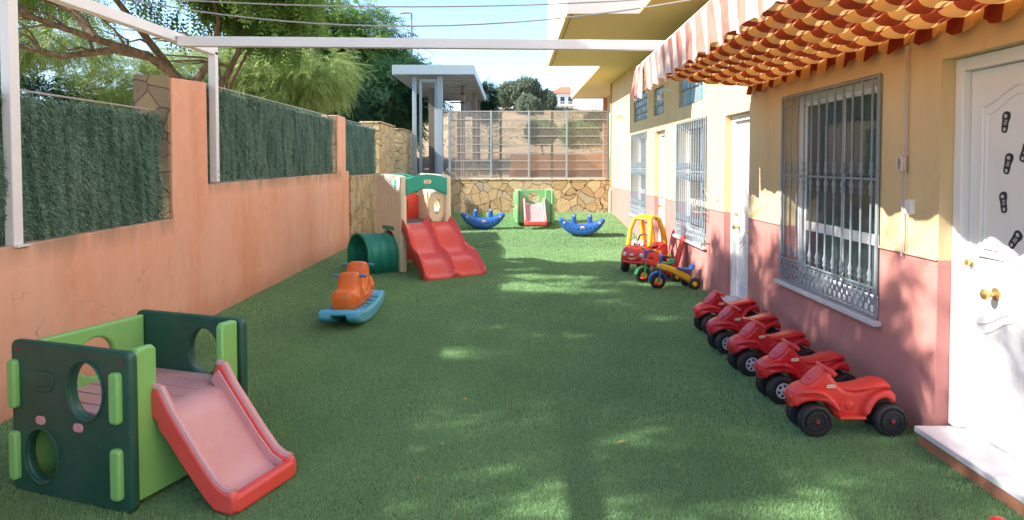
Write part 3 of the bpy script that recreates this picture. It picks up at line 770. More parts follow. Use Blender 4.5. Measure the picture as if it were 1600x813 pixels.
# ---------------------------------------------------------------- awning
def awning():
    ya, yb, xb, xw = 1.0, 7.15, 1.0, WX-.02
    r = empty('awning', (1.8, 4, 2.5), label='faded striped canvas awning with checked orange and maroon swags over the near windows', cat='awning')
    O = Vector((1.8, 4, 2.5))
    def bx(y): return 1.14+.13*(y-3)/4.1 if y > 3 else 1.14
    MB().beam(Vector((bx(1), ya, 2.57))-O, Vector((bx(yb)+.01, yb+.03, 2.56))-O, .05, .05).build('front_bar', 'white_paint', r, bevel=.01)
    rows = 7; nu = 12; ny = 360
    vs = []; ys = np.linspace(ya, yb, ny)
    U = rows*nu+1; row = []
    for i in range(U):
        u = i/(U-1)*rows; k = min(int(u), rows-1); f = u-k
        for y in ys:
            x = bx(y)+(xw-bx(y))*u/rows
            ph = y*2*PI/.30
            # hanging fold: steep front, gentle back
            fold = (math.sin(PI*f)**.75)*(.070+.011*math.sin(ph)+.006*math.sin(y*3.3+k))
            z = 2.53 - .09*u/rows - fold + .006*math.sin(y*1.9+k*.7)
            x2 = x - .02*math.sin(2*PI*f)*1 + .006*math.sin(ph*.5)
            vs.append((x2-O.x, y-O.y, z-O.z))
    v = np.array(vs); f = []; rw = []
    for i in range(U-1):
        k = i//nu; half = (i % nu) >= nu*.62
        for j in range(ny-1):
            f.append((i*ny+j, i*ny+j+1, (i+1)*ny+j+1, (i+1)*ny+j)); rw.append(k)
    o = npmesh('fabric', v, np.array(f), 'awning_under', r, smooth=True)
    a = o.data.attributes.new('row', 'FLOAT', 'FACE'); a.data.foreach_set('value', np.array(rw, dtype=np.float32)+.5)
    m = MB()
    for k in range(1, rows):
        m.tube([(bx(ya)+(xw-bx(ya))*k/rows-O.x, ya-O.y, 2.545-.09*k/rows-O.z), (bx(yb)+(xw-bx(yb))*k/rows-O.x, yb-O.y, 2.545-.09*k/rows-O.z)], .008, 6)
    m.build('cross_rod', 'white_paint', r)
    # valance and wall-side fringe
    def drape(name, xf, zt, drop, mat, per, amp, sw, y_a, y_b):
        n = 420; R = 6; vs = []
        for j in range(R+1):
            t = j/R
            for i in range(n):
                y = y_a+(y_b-y_a)*i/(n-1); sc = .5+.5*math.cos(2*PI*y/per)
                z = zt-(drop-amp*sc)*t; x = xf(y)+t*(sw+.014*math.sin(y*19+1)+.010*math.sin(y*41))
                vs.append((x-O.x, y-O.y+.01*t*math.sin(y*13), z-O.z))
        f = np.array([(j*n+i, j*n+i+1, (j+1)*n+i+1, (j+1)*n+i) for j in range(R) for i in range(n-1)])
        npmesh(name, np.array(vs), f, mat, r, smooth=True)
    drape('valance', lambda y: bx(y)-.03, 2.545, .29, 'awning_valance', .34, .045, .02, ya, 6.62)
    drape('valance', lambda y: bx(y)-.03, 2.545, .33, 'awning_valance', .34, .045, -.03, 6.64, yb+.02)
    drape('wall_fringe', lambda y: xw-.005, 2.46, .17, 'awning_under', .33, .05, -.02, ya, yb)
    fr = r.children if False else None
    for q in [x for x in bpy.data.objects if x.parent == r and x.name.startswith('wall_fringe')]:
        a = q.data.attributes.new('row', 'FLOAT', 'FACE'); a.data.foreach_set('value', np.full(len(q.data.polygons), .5, dtype=np.float32))
    MB().bb(xw-.03-O.x, xw+.015-O.x, ya-O.y, yb-O.y, 2.465-O.z, 2.51-O.z).build('wall_rail', 'white_paint', r)
awning()

# ---------------------------------------------------------------- small wall fittings
r = empty('crank_cord', (WX, 4.33, 0), label='beige awning cord looped round a cleat on the yellow wall beside the big window', cat='cord')
pts = [(-.02,.0,2.32),(-.02,.0,1.62),(-.022,.015,1.45),(-.02,.0,1.2),(-.02,.01,1.03)]
MB().tube(pts, .005, 6).build('cord', 'cable_white', r); MB().tube([(-.02,-.02,2.32),(-.02,-.02,1.60),(-.03,-.03,1.35),(-.02,-.01,1.06)], .004, 6).build('cord', 'cable_white', r)
m = MB(); R = F((0,0,0),(0,1,0),(0,0,1),(1,0,0))
for k in range(4): m.torus((-.03-.006*k, .0, 1.60), .035-.004*(k%2), .006, R @ Matrix.Diagonal((.7,1.4,1,1)), 16, 5)
m.build('coil', 'cable_white', r); MB().bb(-.03,-.0,-.008,.008,1.55,1.65).build('cleat', 'brass', r, bevel=.003)
o = MB().bb(-.035, 0, -.035, .035, -.045, .045).build('junction_box', 'white_plastic', bevel=.008); o.location = (WX, 4.26, 1.34)
tag(o, 'small white junction box on the yellow wall just above the pink base', 'box')
o = MB().bb(-.02, 0, -.035, .035, -.045, .045).build('light_switch', 'white_plastic', bevel=.006); o.location = (WX, 8.32, 1.22)
tag(o, 'white switch plate on the wall between the second door and the second window', 'switch')
r = empty('wall_lamp', (WX, 15.6, 2.68), label='small cream round lamp high on the far end of the yellow wall', cat='lamp')
MB().lathe([(.05,0),(.05,.03),(.03,.04)], F((0,0,0),(0,1,0),(0,0,1),(-1,0,0))).build('base', 'cream_plastic', r)
MB().sphere((-.10,0,-.01), (.06,.06,.06)).build('globe', 'cream_plastic', r)
r = empty('wall_lamp', (WX, 10.85, 2.72), label='white lamp on a curved arm between the glass block windows', cat='lamp')
MB().lathe([(.045,0),(.045,.02)], F((0,0,0),(0,1,0),(0,0,1),(-1,0,0))).build('base', 'white_plastic', r)
MB().tube([(0,0,0),(-.08,0,.03),(-.15,0,.0),(-.16,0,-.06)], .01, 6).build('arm', 'white_plastic', r)
MB().sphere((-.16,0,-.10), (.045,.045,.05)).build('globe', 'white_plastic', r)
r = empty('wire_basket', (WX-.02, 8.78, 1.0), label='white wire basket hooked on the second window grille', cat='basket')
m = MB()
for z, s in ((0,.8),(.08,.9),(.16,1)):
    m.tube([(0,-.16*s,z),(-.16*s,-.16*s,z),(-.16*s,.16*s,z),(0,.16*s,z)], .004, 5)
for y in (-.12,-.06,0,.06,.12): m.tube([(0,y,0),(-.13,y,0),(-.16,y,.16)], .003, 5)
m.build('basket', 'wire_metal', r); MB().tube([(0,-.1,.16),(-.02,-.06,.3),(-.02,.06,.3),(0,.1,.16)], .004, 5).build('handle', 'wire_metal', r)
r = empty('garden_tap', (WX, 8.62, .62), label='dark metal garden tap low on the pink wall near the second window', cat='tap')
MB().tube([(0,0,0),(-.07,0,0),(-.10,0,-.01),(-.11,0,-.05)], .011, 8).build('spout', 'brass', r); MB().tube([(-.06,0,0),(-.06,0,.035)], .006, 6).tube([(-.06,-.03,.035),(-.06,.03,.035)], .006, 6).build('handle', 'dark_metal', r)

# ---------------------------------------------------------------- steel canopy, screen fence, planter beyond the wall
def canopy():
    r = empty('steel_canopy', (-2.3, 21, 1.16), label='grey steel canopy on tall posts over the entrance path behind the stone wall', cat='canopy')
    g = 1.16
    m = MB(); m.bb(-1.22, 1.15, 0, 9, 4.27-g, 4.33-g); roof = m.build('roof_panel', 'pale_steel', r, bevel=.01)
    m = MB(); m.bb(-1.25, 1.18, -.05, -.001, 4.25-g, 4.53-g); m.bb(1.151, 1.19, 0, 9, 4.25-g, 4.50-g); m.bb(-1.26, -1.221, 0, 9, 4.25-g, 4.50-g)
    m.build('fascia', 'pale_steel', r, bevel=.006)
    m = MB()
    for k in range(18): m.bb(-1.2, 1.13, .1+k*.5, .13+k*.5, 4.245-g, 4.268-g)
    m.build('soffit_rib', 'grey_metal', r)
    for x, y, s in ((-.64,.25,.12),(.12,.25,.17),(.62,3.0,.14),(.9,5.2,.14),(.9,8.4,.14),(-.64,5,.12),(-.64,8.5,.12)):
        MB().bb(x-s/2, x+s/2, y, y+s, 0, 4.245-g).build('post', 'pale_steel' if y < 1 else 'brown_steel', r, bevel=.01)
    m = MB(); m.bb(-.50,-.42,.3,.36,0,2.9); m.bb(-.03,.03,.3,.36,0,2.9); m.bb(-.499,.029,.3,.36,2.9,3.0); m.bb(-.1,-.04,.9,.98,0,2.9); m.bb(-.22,-.16,1.4,1.5,0,2.9)
    m.build('gate_frame', 'pale_steel', r, bevel=.006)
    m = MB(); m.bb(-.30,-.08,1.0,1.05,.1,2.8); m.build('gate_leaf', 'brown_steel', r)
    m = MB(); m.bb(.5,1.0,5.3,5.36,2.2,2.8); m.bb(.55,.95,5.28,5.299,2.25,2.75); m.build('sign_box', 'grey_metal', r)
    m = MB()
    for z in (1.9,2.2,2.5,2.8): m.bb(.2,.9,3.0,3.03,z,z+.05)
    m.build('top_rail', 'brown_steel', r)
canopy()
def screen():
    g = 1.235
    r = empty('screen_fence', (.42, 17.55, g), label='tall see-through mesh screen fence standing behind the far stone wall', cat='fence')
    x0, x1, zt = -1.97, 1.97, 1.69
    n = int((x1-x0)/.012)
    MB().bb(x0, x1, .0, .003, .02, zt-.02).build('mesh_panel', 'screen_mesh', r, smooth=False)
    m = MB()
    for k in range(9): m.bb(x0, x1, -.012, -.002, .02+k*.205, .042+k*.205)
    m.build('rail', 'wire_metal', r)
    m = MB()
    for x, w in ((x0,.06),(x1,.06)): m.bb(x-w/2, x+w/2, -.03, .03, -.07, zt)
    m.build('end_post', 'grey_metal', r)
    for x in (-.94, .0, .94): MB().bb(x-.02, x+.02, -.055, -.014, 0, zt).build('post', 'pale_steel', r, bevel=.004)
    for x in (-1.75, -.70, .58): MB().bb(x-.03, x+.03, .02, .08, -.07, zt-.0).build('back_post', 'brown_steel', r, bevel=.004)
    m = MB()
    for k in range(12): m.tube([(x0+.02+k*.04, -.006, .03), (x0+.02+k*.04, -.006, zt-.02)], .004, 5)
    m.build('vertical_wire', 'wire_metal', r)
screen()
r = empty('planter_wall', (1.6, 22.1, 1.16), label='long orange planter wall with a dark red base behind the screen fence', cat='wall')
MB().bb(-1.65, 2.2, 0, .3, .22, .74).build('wall', 'planter_orange', r, bevel=.01); MB().bb(-1.67, 2.2, -.02, .3, 0, .219).build('base', 'planter_red', r, bevel=.01)
# street lamp
r = empty('street_lamp', (-4.36, 30.8, 1.1), label='tall street lamp with a white head above the trees', cat='street lamp', scale=.885)
MB().tube([(0,0,0),(0,0,7.9)], [.07,.045], 10).build('pole', 'grey_metal', r)
MB().loft([(-.62,0,7.92,.04,.03,2),(-.5,0,7.96,.12,.06,2),(-.25,0,8.0,.13,.07,2),(.0,0,7.97,.06,.05,2),(.06,0,7.95,.03,.03,2)], 14).build('lamp_head', 'white_paint', r)

# far houses
def house(loc, w, d, h, lab, floors, roof=True):
    r = empty('house', loc, label=lab, cat='house')
    MB().bb(-w/2, w/2, 0, d, -1, h).build('wall', 'white_stucco', r, bevel=.03)
    for f in range(floors):
        z = .5+f*1.35
        for i in range(4):
            x = -w/2+w*(i+.5)/4
            MB().bb(x-.22, x+.22, -.02, .0-.002, z, z+.75).build('window', 'window_dark', r)
        MB().bb(-w/2-.1, w/2+.1, -.6, -.025, z-.28, z-.16).build('balcony', 'white_stucco', r)
        m = MB(); m.bb(-w/2-.1, w/2+.1, -.6, -.56, z+.18, z+.22)
        for i in range(14): m.bb(-w/2+w*i/13-.02, -w/2+w*i/13+.02, -.6, -.56, z-.16, z+.18)
        m.build('railing', 'white_stucco', r)
    if roof:
        m = MB(); m.add([(-w/2+.6,-.3,h),(w/2+.3,-.3,h),(w/2+.3,d+.3,h),(-w/2+.6,d+.3,h),(0.4,d/2,h+.9),(w/2-.3,d/2,h+.9)], [(0,1,5,4),(1,2,5),(2,3,4,5),(3,0,4),(0,3,2,1)])
        m.build('roof', 'terracotta', r, smooth=False)
house((5.0, 76, 6.2), 3.4, 4, 3.0, 'white villa with a terracotta roof on the hilltop beyond the pine', 2)
house((9.6, 84, 5.8), 6.0, 4, 2.7, 'long low white house on the hilltop partly behind the school', 1, False)
house((-17, 95, 1.0), 9, 6, 5.0, 'pale house glimpsed between the trees at left', 3)

# ================================================================ TOYS
def badge(parent, M, w=.05, h=.02, txt='little tikes', rim='red_plastic', face='cream_plastic', ts=.011):
    o = MB().plate([rrect(-w/2, w/2, -h/2, h/2, h*.49, 5)], .004, .001, M).build('badge', rim, parent)
    M2 = M @ Matrix.Translation((0, 0, .0022))
    i = MB().plate([rrect(-w/2+.003, w/2-.003, -h/2+.003, h/2-.003, h*.49-.003, 5)], .002, .0004, M2).build('badge_face', face, o)
    MB().text(txt, ts, M2 @ Matrix.Translation((0, 0, .0012))).build('lettering', 'dark_text', o, smooth=False)
    return o

# ---------------------------------------------------------------- climber cube with a slide
def climber(loc, rz, label, dark='dark_green_plastic', lime='lime_plastic', slide_in='pink_sheen_plastic', slide_out='coral_plastic'):
    # local: x along the dark front panel towards its left end (away from the slide), y towards the back panel; slide leaves towards -x
    r = empty('climber_cube', loc, rz, label, 'play cube', 'climber cubes with small slides')
    W, D, H = .75, .73, .72
    def dark_panel(y, sgn):
        m = MB(); outer = rrect(0, W, .0, H, .035)
        big = circle(.270, .525, .100, .125, 28); low = circle(.555, .190, .098, .118, 28)
        m.plate([outer, big, low], .05, .014, XZ(y))
        p = m.build('end_panel', dark, r)
        yy = y-.025*sgn
        for (cx, cz, rx, rz_) in ((.270,.525,.112,.137), (.555,.190,.110,.130)):
            q = MB(); q.tube([(cx+rx*math.cos(t*2*PI/32), yy, cz+rz_*math.sin(t*2*PI/32)) for t in range(33)], .008, 6, False)
            q.build('hole_rim', dark, p)
        MB().plate([rrect(.465,.645,.495,.590,.04)], .012, .004, XZ(yy)).plate([rrect(.49,.62,.518,.567,.022)], .018, .004, XZ(yy)).build('emblem_boss', dark, p)
        for cx, cz in ((.555,.358),(.315,.352)):
            MB().plate([rrect(cx-.030,cx+.030,cz-.02,cz+.02,.018)], .012, .004, XZ(yy)).build('platform_tab', slide_in, p)
        for cx in (.05, .70):
            MB().lathe([(.008,0),(.008,.006),(.004,.008)], F((cx, yy, .675), (1,0,0),(0,0,1),(0,-1*sgn,0)), 10).build('screw', 'dark_text', p)
        for cx, x0, x1 in ((0, .045, .105), (1, W-.058, W-.004)):
            for z0, z1 in ((.06,.29), (.40,.63)):
                MB().plate([rrect(x0, x1, z0, z1, .02)], .045, .012, XZ(y-.030*sgn)).build('side_lug', lime, p)
        return p
    dark_panel(0, 1); dark_panel(D, -1)
    def side(x, slide):
        m = MB(); y0, y1 = .03, D-.03
        if slide:     # the slide gap between two uprights
            ys0, ys1 = y0+.075, y1-.075
            out = [(y0,.03),(y1,.03),(y1,.71),(y1-.02,.72),(y1-.10,.72),(y1-.12,.70),(y1-.12,.375),(y0+.12,.375),(y0+.12,.70),(y0+.10,.72),(y0+.02,.72),(y0,.70)]
            m.plate([out, circle(D/2+.03, .20, .11, .10, 26)], .045, .012, YZ(x))
        else:
            out = [(y0,.03),(y1,.03),(y1,.70),(y0,.70)]
            m.plate([out, circle(D/2+.02, .54, .115, .10, 26), circle(D/2-.05, .21, .10, .11, 26)], .045, .012, YZ(x))
        return m.build('side_panel', lime, r)
    side(.045, True); side(W-.05, False)
    pl = MB().box((W/2, D/2, .395), (W-.12, D-.06, .03)); pl.build('platform', slide_in, r, bevel=.006)
    g = MB()
    for k in range(5): g.box((W/2, .12+k*.12, .412), (W-.14, .03, .006))
    g.build('grip_rib', slide_in, r, bevel=.002)
    # slide: bed and two raised sides, ends with a rolled lip
    y0, y1 = .135, D-.175; e = .50
    path = [(x*.83 if x < 0 else x, z) for x, z in ((.06,.415),(.02,.415),(-.03,.40),(-.10,.335),(-.20,.235),(-.30,.14),(-.38,.075),(-.44,.05),(-.49,.048))]
    bed = MB(); vs = []; n = len(path)
    for (x, z) in path: vs += [(x, y0+.03, z), (x, y1-.03, z), (x, y0+.03, z-.02), (x, y1-.03, z-.02)]
    fs = []
    for i in range(n-1):
        a = 4*i; b = a+4
        fs += [(a, a+1, b+1, b), (a+2, b+2, b+3, a+3), (a, b, b+2, a+2), (a+1, a+3, b+3, b+1)]
    fs += [(0,2,3,1), (4*n-4, 4*n-3, 4*n-1, 4*n-2)]
    bed.add(vs, fs); bed.build('slide_bed', slide_in, r, ang=60)
    top = [(x*.83 if x < 0 else x, z) for x, z in ((.055,.47),(.02,.525),(-.025,.52),(-.10,.425),(-.20,.325),(-.30,.225),(-.40,.135),(-.46,.105),(-.515,.10),(-.53,.08),(-.53,.005),(-.45,.004),(-.38,.010),(-.20,.165),(-.06,.30),(-.012,.33),(.0,.38),(.055,.385))]
    for yy in (y0, y1):
        m = MB().plate([smooth_poly(top, 1)], .046, .015, XZ(yy)); m.build('slide_side', slide_out, r)
    MB().plate([rrect(y0, y1, .004, .085, .02)], .06, .016, YZ(-.418)).build('slide_lip', slide_out, r)
    inr = [(x*.83 if x < 0 else x, z) for x, z in ((.05,.45),(.0,.50),(-.10,.40),(-.20,.30),(-.30,.20),(-.40,.115),(-.47,.09),(-.47,.05),(-.38,.07),(-.20,.23),(-.05,.38),(.02,.41))]
    for yy in (y0+.031, y1-.031): MB().plate([inr], .010, .003, XZ(yy)).build('inner_rim', slide_in, r)
    for yy in (y0, y1):
        MB().tube([(x+.006, yy, z+.002) for x, z in top[1:9]], .0185, 8).build('rail_cap', slide_in, r)
    for o in [x for x in bpy.data.objects if x.type == 'MESH' and (x.parent == r or (x.parent and x.parent.parent == r))]:
        for v in o.data.vertices: v.co.x = W - v.co.x
        o.data.flip_normals()
    return r
cc = climber((-1.705-.943*.78, 3.165+.334*.79, -.0), -.3405, 'large dark and lime green climbing cube with coral slide whose pink top is painted sky sheen, nearest the camera')
cc.scale = (1.02, 1.0, 1.035)
# the same toy far away, slide towards the camera, bleached by the sun
climber((.08, 15.55, GZ(.3, 15.9)-.01), -PI/2+.06, 'small faded green climbing cube and slide before the far stone wall', 'faded_green_plastic', 'faded_green_plastic')

# ---------------------------------------------------------------- play tower with twin wave slide
def tower():
    n = Vector((.59, -.807)).normalized(); w = Vector((-n.y, n.x))       # out of the slide side / along the front
    r = empty('play_tower', (-1.60, 10.33, 0), math.atan2(w.y, w.x), 'cream play tower with a teal arch, green crawl tunnel and twin red wave slide', 'play tower')
    W, D, H = .76, .86, 1.45                # x along the front, y away from the slide
    def side(x, sgn, tunnel):
        m = MB(); out = [(0,.0),(.16,.0)]
        if tunnel: out += [(.17,.30),(.21,.46),(.30,.56),(.43,.60),(.56,.56),(.66,.46),(.69,.30),(.70,0)]
        else: out += [(.17,.30),(.26,.48),(.43,.54),(.60,.48),(.69,.30),(.70,0)]
        out += [(D,0),(D+.015,.7),(D-.02,H-.02),(D-.06,H),(.06,H-.015),(.0,H-.05),(-.01,.72)]
        holes = [circle(.30, 1.02, .035, .13, 18), circle(.43, 1.02, .035, .13, 18), circle(.56, 1.02, .035, .13, 18)] if not tunnel else []
        m.plate([out]+holes, .075, .024, YZ(x)); p = m.build('side_panel', 'cream_plastic', r)
        xo = x+sgn*.036
        q = MB()
        for y in (.24, .37, .50, .63): q.loft([(0,0,-.17,.012,.01,2),(0,0,-.15,.03,.014,2)], 8) if False else q.sphere((xo, y, 1.02-.03*(y > .5)), (.010, .028, .13), n=12)
        q.build('moulded_rib', 'cream_plastic', p)
        MB().plate([rrect(.22,.62,.605,.665,.03)], .010, .003, YZ(xo)).build('slot', 'deep_teal_plastic', p)
        tri = smooth_poly([(.10,1.40),(.62,1.41),(.12,1.17)], 2)
        MB().plate([tri], .012, .004, YZ(xo)).build('gable_inset', 'white_plastic', p)
        MB().plate([rrect(.13,.20,1.24,1.37,.02)], .012, .003, YZ(xo+sgn*.006)).build('gable_slot', 'teal_plastic', p)
        MB().plate([rrect(-.03,.035,0,H-.03,.03)], .10, .03, YZ(x)).build('corner_post', 'cream_plastic', r)
        MB().plate([rrect(D-.04,D+.03,0,H-.03,.03)], .10, .03, YZ(x)).build('corner_post', 'cream_plastic', r)
    side(.0, -1, True); side(W, 1, False)
    # teal arch on the front and rear
    for y in (-.02, D+.01):
        arc = [(.03+(W-.06)*i/16, 1.13+.095*math.sin(PI*i/16)) for i in range(17)]
        top = [(W-.03-(W-.06)*i/16, 1.385+.065*math.sin(PI*i/16)) for i in range(17)]
        a = MB().plate([arc+top], .055, .018, XZ(y)).build('arch', 'teal_plastic', r)
    M = F((W/2, -.049, 1.335), (1,0,0), (0,0,1), (0,-1,0))
    badge(r, M, .14, .07, 'little\ntikes', 'red_plastic', 'cream_plastic', .026)
    # back wall: red climbing panel with a round hole
    MB().plate([[(.06,.05),(W-.06,.05),(W-.06,1.1),(W-.16,1.12),(W-.2,1.3),(.1,1.3),(.06,1.25)], circle(W/2-.02,.94,.14,.15,28)], .05, .015, XZ(D-.03)).build('back_panel', 'bright_red_plastic', r)
    MB().tube([(W/2-.02+.145*math.cos(t*PI/14), D-.058, .94+.155*math.sin(t*PI/14)) for t in range(29)], .012, 6, False).build('hole_rim', 'bright_red_plastic', r)
    # inner half-wall beside the opening
    hw = MB().plate([smooth_poly([(W-.32,.72),(W-.05,.72),(W-.05,1.17),(W-.18,1.19),(W-.30,1.14)], 1), circle(W-.17,.95,.05,.12,20)], .04, .012, XZ(.04)).build('half_wall', 'cream_plastic', r)
    MB().box((W/2, D/2, .70), (W-.08, D-.08, .04)).build('platform', 'grey_plastic', r, bevel=.01)
    m = MB()
    for k in range(6): m.box((W/2, .12+.12*k, .722), (W-.2, .02, .006))
    m.build('grip_rib', 'grey_plastic', r)
    # twin wave slide, flaring outwards
    L = .86; N = 26
    def prof(t):   # t 0..1 -> (y, z)
        z = .735*(1-t)**1.0; z = .735-.70*t + .055*math.sin(t*2*PI*1.5+.3)*math.sin(PI*t)**.6 
        if t > .9: z = max(z, .05)
        return -L*t, max(z, .045)
    m = MB(); K = 28; vs = []
    for i in range(N+1):
        t = i/N; y, z = prof(t); x0 = -.03-.09*t; x1 = W+.03+.09*t
        for k in range(K+1):
            u = k/K; x = x0+(x1-x0)*u
            d = min(abs(u), abs(u-.5), abs(u-1)); ridge = math.exp(-(d/.045)**2)
            vs.append((x, y, z+.095*ridge-.01))
    fs = [(i*(K+1)+k, i*(K+1)+k+1, (i+1)*(K+1)+k+1, (i+1)*(K+1)+k) for i in range(N) for k in range(K)]
    b = len(vs)
    for i in range(N+1):                                   # outer skirts
        t = i/N; y, z = prof(t)
        for x in (-.03-.09*t-.012, W+.03+.09*t+.012): vs.append((x, y, max(.0, z-.10)))
    for i in range(N):
        fs.append((i*(K+1), (i+1)*(K+1), b+2*(i+1), b+2*i)); fs.append((i*(K+1)+K, b+2*i+1, b+2*(i+1)+1, (i+1)*(K+1)+K))
    e = len(vs); 
    for k in range(K+1): vs.append((vs[N*(K+1)+k][0], -L-.02, .0))
    for k in range(K): fs.append((N*(K+1)+k, N*(K+1)+k+1, e+k+1, e+k))
    m.add(vs, fs); o = m.build('wave_slide', 'coral_plastic', r, ang=70)
    s = o.modifiers.new('Solidify', 'SOLIDIFY'); s.thickness = .014; s.offset = -1
    # crawl tunnel on the left side
    t = MB(); Lt = .50; n = 22; P = []
    outl = lambda g: [(.08-g,0)]+[(.43-(.35+g)*math.cos(PI*i/n)*(1 if True else 1), .26+(.29+g)*math.sin(PI*i/n)) for i in range(n+1)]+[(.78+g,0)]
    st = []
    for i in range(15):
        x = -Lt*i/14; g = .012 if i % 4 in (1, 2) else 0
        if i >= 13: g = .03
        st.append([(x, a, bz) for a, bz in outl(g)])
    vs = [p for s_ in st for p in s_]; q = len(st[0])
    fs = [(i*q+k, i*q+k+1, (i+1)*q+k+1, (i+1)*q+k) for i in range(len(st)-1) for k in range(q-1)]
    t.add(vs, fs, Matrix.Translation((-.03, 0, 0))); o = t.build('crawl_tunnel', 'deep_teal_plastic', r, ang=60)
    s = o.modifiers.new('Solidify', 'SOLIDIFY'); s.thickness = .03; s.offset = -1
    return r
tower()

# ---------------------------------------------------------------- orange and blue rocker
def rocker():
    r = empty('seesaw_rocker', (-1.64, 7.25, 0), math.radians(88), 'orange double-seat rocker with grey-blue handles on a sky blue base', 'rocker')
    # local x along the toy, seats facing each other's backs
    run = [(-.56,.20),(-.60,.15),(-.58,.10),(-.44,.045),(-.22,.008),(0,.0),(.22,.008),(.44,.045),(.58,.10),(.60,.15),(.56,.20),(.4,.165),(.2,.14),(0,.135),(-.2,.14),(-.4,.165)]
    base = MB()
    for y in (-.135, .135): base.plate([smooth_poly(run, 1)], .13, .03, XZ(y))
    base.build('base', 'sky_blue_plastic', r)
    deck = MB(); dk = [(-.54,.205),(-.60,.17),(-.56,.135),(-.4,.115),(-.2,.09),(0,.085),(.2,.09),(.4,.115),(.56,.135),(.60,.17),(.54,.205),(.4,.165),(.2,.142),(0,.138),(-.2,.142),(-.4,.165)]
    deck.plate([smooth_poly(dk, 1)], .395, .02, XZ(0)); deck.build('deck', 'sky_blue_plastic', r)
    m = MB()
    for y in (-.15, .15):
        for k in range(6):
            x = -.36+.145*k; z = .146+.10*(abs(x)/.4)**2*.3
            MB().torus((x, y, z), .030, .008, None, 16, 6).build('foot_ring', 'sky_blue_plastic', r)
    hz = []
    body = [(-.40,.13),(-.45,.24),(-.44,.36),(-.38,.40),(-.30,.385),(-.235,.40),(-.215,.47),(-.20,.53),(-.16,.555),(-.11,.54),(-.09,.48),(-.06,.40),(0,.37),(.05,.385),(.09,.44),(.11,.53),(.13,.60),(.18,.625),(.23,.60),(.245,.53),(.27,.44),(.34,.43),(.40,.42),(.44,.34),(.43,.22),(.39,.13)]
    m = MB(); m.plate([smooth_poly([(x, .13+(z-.13)*.90) for x, z in body], 2)], .235, .07, XZ(0), 4); o = m.build('body', 'orange_plastic', r)
    q = MB()
    for x, z, s in ((-.29,.31,1),(.33,.33,1),(.02,.28,.9)):
        q.sphere((x, 0, z-.04), (.14*s, .135, .10), n=20)
    q.build('saddle', 'orange_plastic', r)
    for x, z in ((-.16,.47),(.18,.535)):
        MB().tube([(x,-.17,z-.005),(x,-.155,z),(x,.155,z),(x,.17,z-.005)], [.016,.016,.016,.016], 10).build('handle', 'steel_blue_plastic', r)
    q = MB()
    for x in (-.30, .12): q.plate([smooth_poly([(x-.08,.24),(x+.06,.20),(x+.10,.32),(x,.27)], 2)], .25, .01, XZ(0))
    q.build('moulded_rib', 'orange_plastic', o)
    return r
rocker()

# ---------------------------------------------------------------- blue whale rockers
def whale(loc, rz, lab):
    r = empty('whale_rocker', loc, rz, lab, 'rocker', 'blue two-seat rockers at the far end')
    body = [(-.42,.245),(-.455,.29),(-.44,.345),(-.38,.35),(-.30,.305),(-.22,.265),(-.1,.235),(0,.23),(.1,.235),(.22,.265),(.31,.30),(.39,.35),(.45,.34),(.46,.285),(.42,.235),(.37,.16),(.29,.085),(.15,.02),(0,.0),(-.15,.02),(-.29,.085),(-.37,.16)]
    b = MB().plate([smooth_poly(body, 2)], .30, .07, XZ(0), 4).build('body', 'blue_plastic', r)
    for x in (-.15, .16):
        h = MB().plate([smooth_poly([(x-.07,.20),(x-.05,.30),(x-.045,.39),(x-.02,.43),(x+.03,.42),(x+.045,.36),(x+.05,.29),(x+.08,.20)], 2)], .12, .035, XZ(0), 3).build('handle_horn', 'blue_plastic', r)
        MB().tube([(x,-.13,.395),(x,.13,.395)], .013, 8).build('handle', 'cream_plastic', r)
    q = MB()
    for k in range(7): q.sphere((-.24+.08*k, -.150, .13+.03*abs(k-3)*.5), (.022,.012,.014), n=10)
    for k in range(6): q.sphere((-.2+.08*k, -.146, .085+.03*abs(k-2.5)*.4), (.018,.012,.010), n=10)
    q.build('moulded_scale', 'blue_plastic', b)
    for x in (-.33, .35):
        e = MB().lathe([(.022,0),(.022,.006)], F((x,-.149,.265),(1,0,0),(0,0,1),(0,-1,0)), 16).build('eye', 'white_plastic', b)
        MB().lathe([(.010,0),(.010,.003)], F((x,-.1545,.262),(1,0,0),(0,0,1),(0,-1,0)), 12).build('pupil', 'black_plastic', e)
    badge(b, F((.02,-.151,.18),(1,0,0),(0,0,1),(0,-1,0)), .085, .04, 'little tikes', 'red_plastic', 'cream_plastic', .018)
    return r
whale((-.60, 14.5, GZ(0,14.5)), math.radians(4), 'blue whale rocker with two handles beside the play tower, left one at the far end')
whale((1.36, 13.72, GZ(1.36,13.72)), math.radians(-8), 'blue whale rocker with cream handles near the far end of the yellow wall')

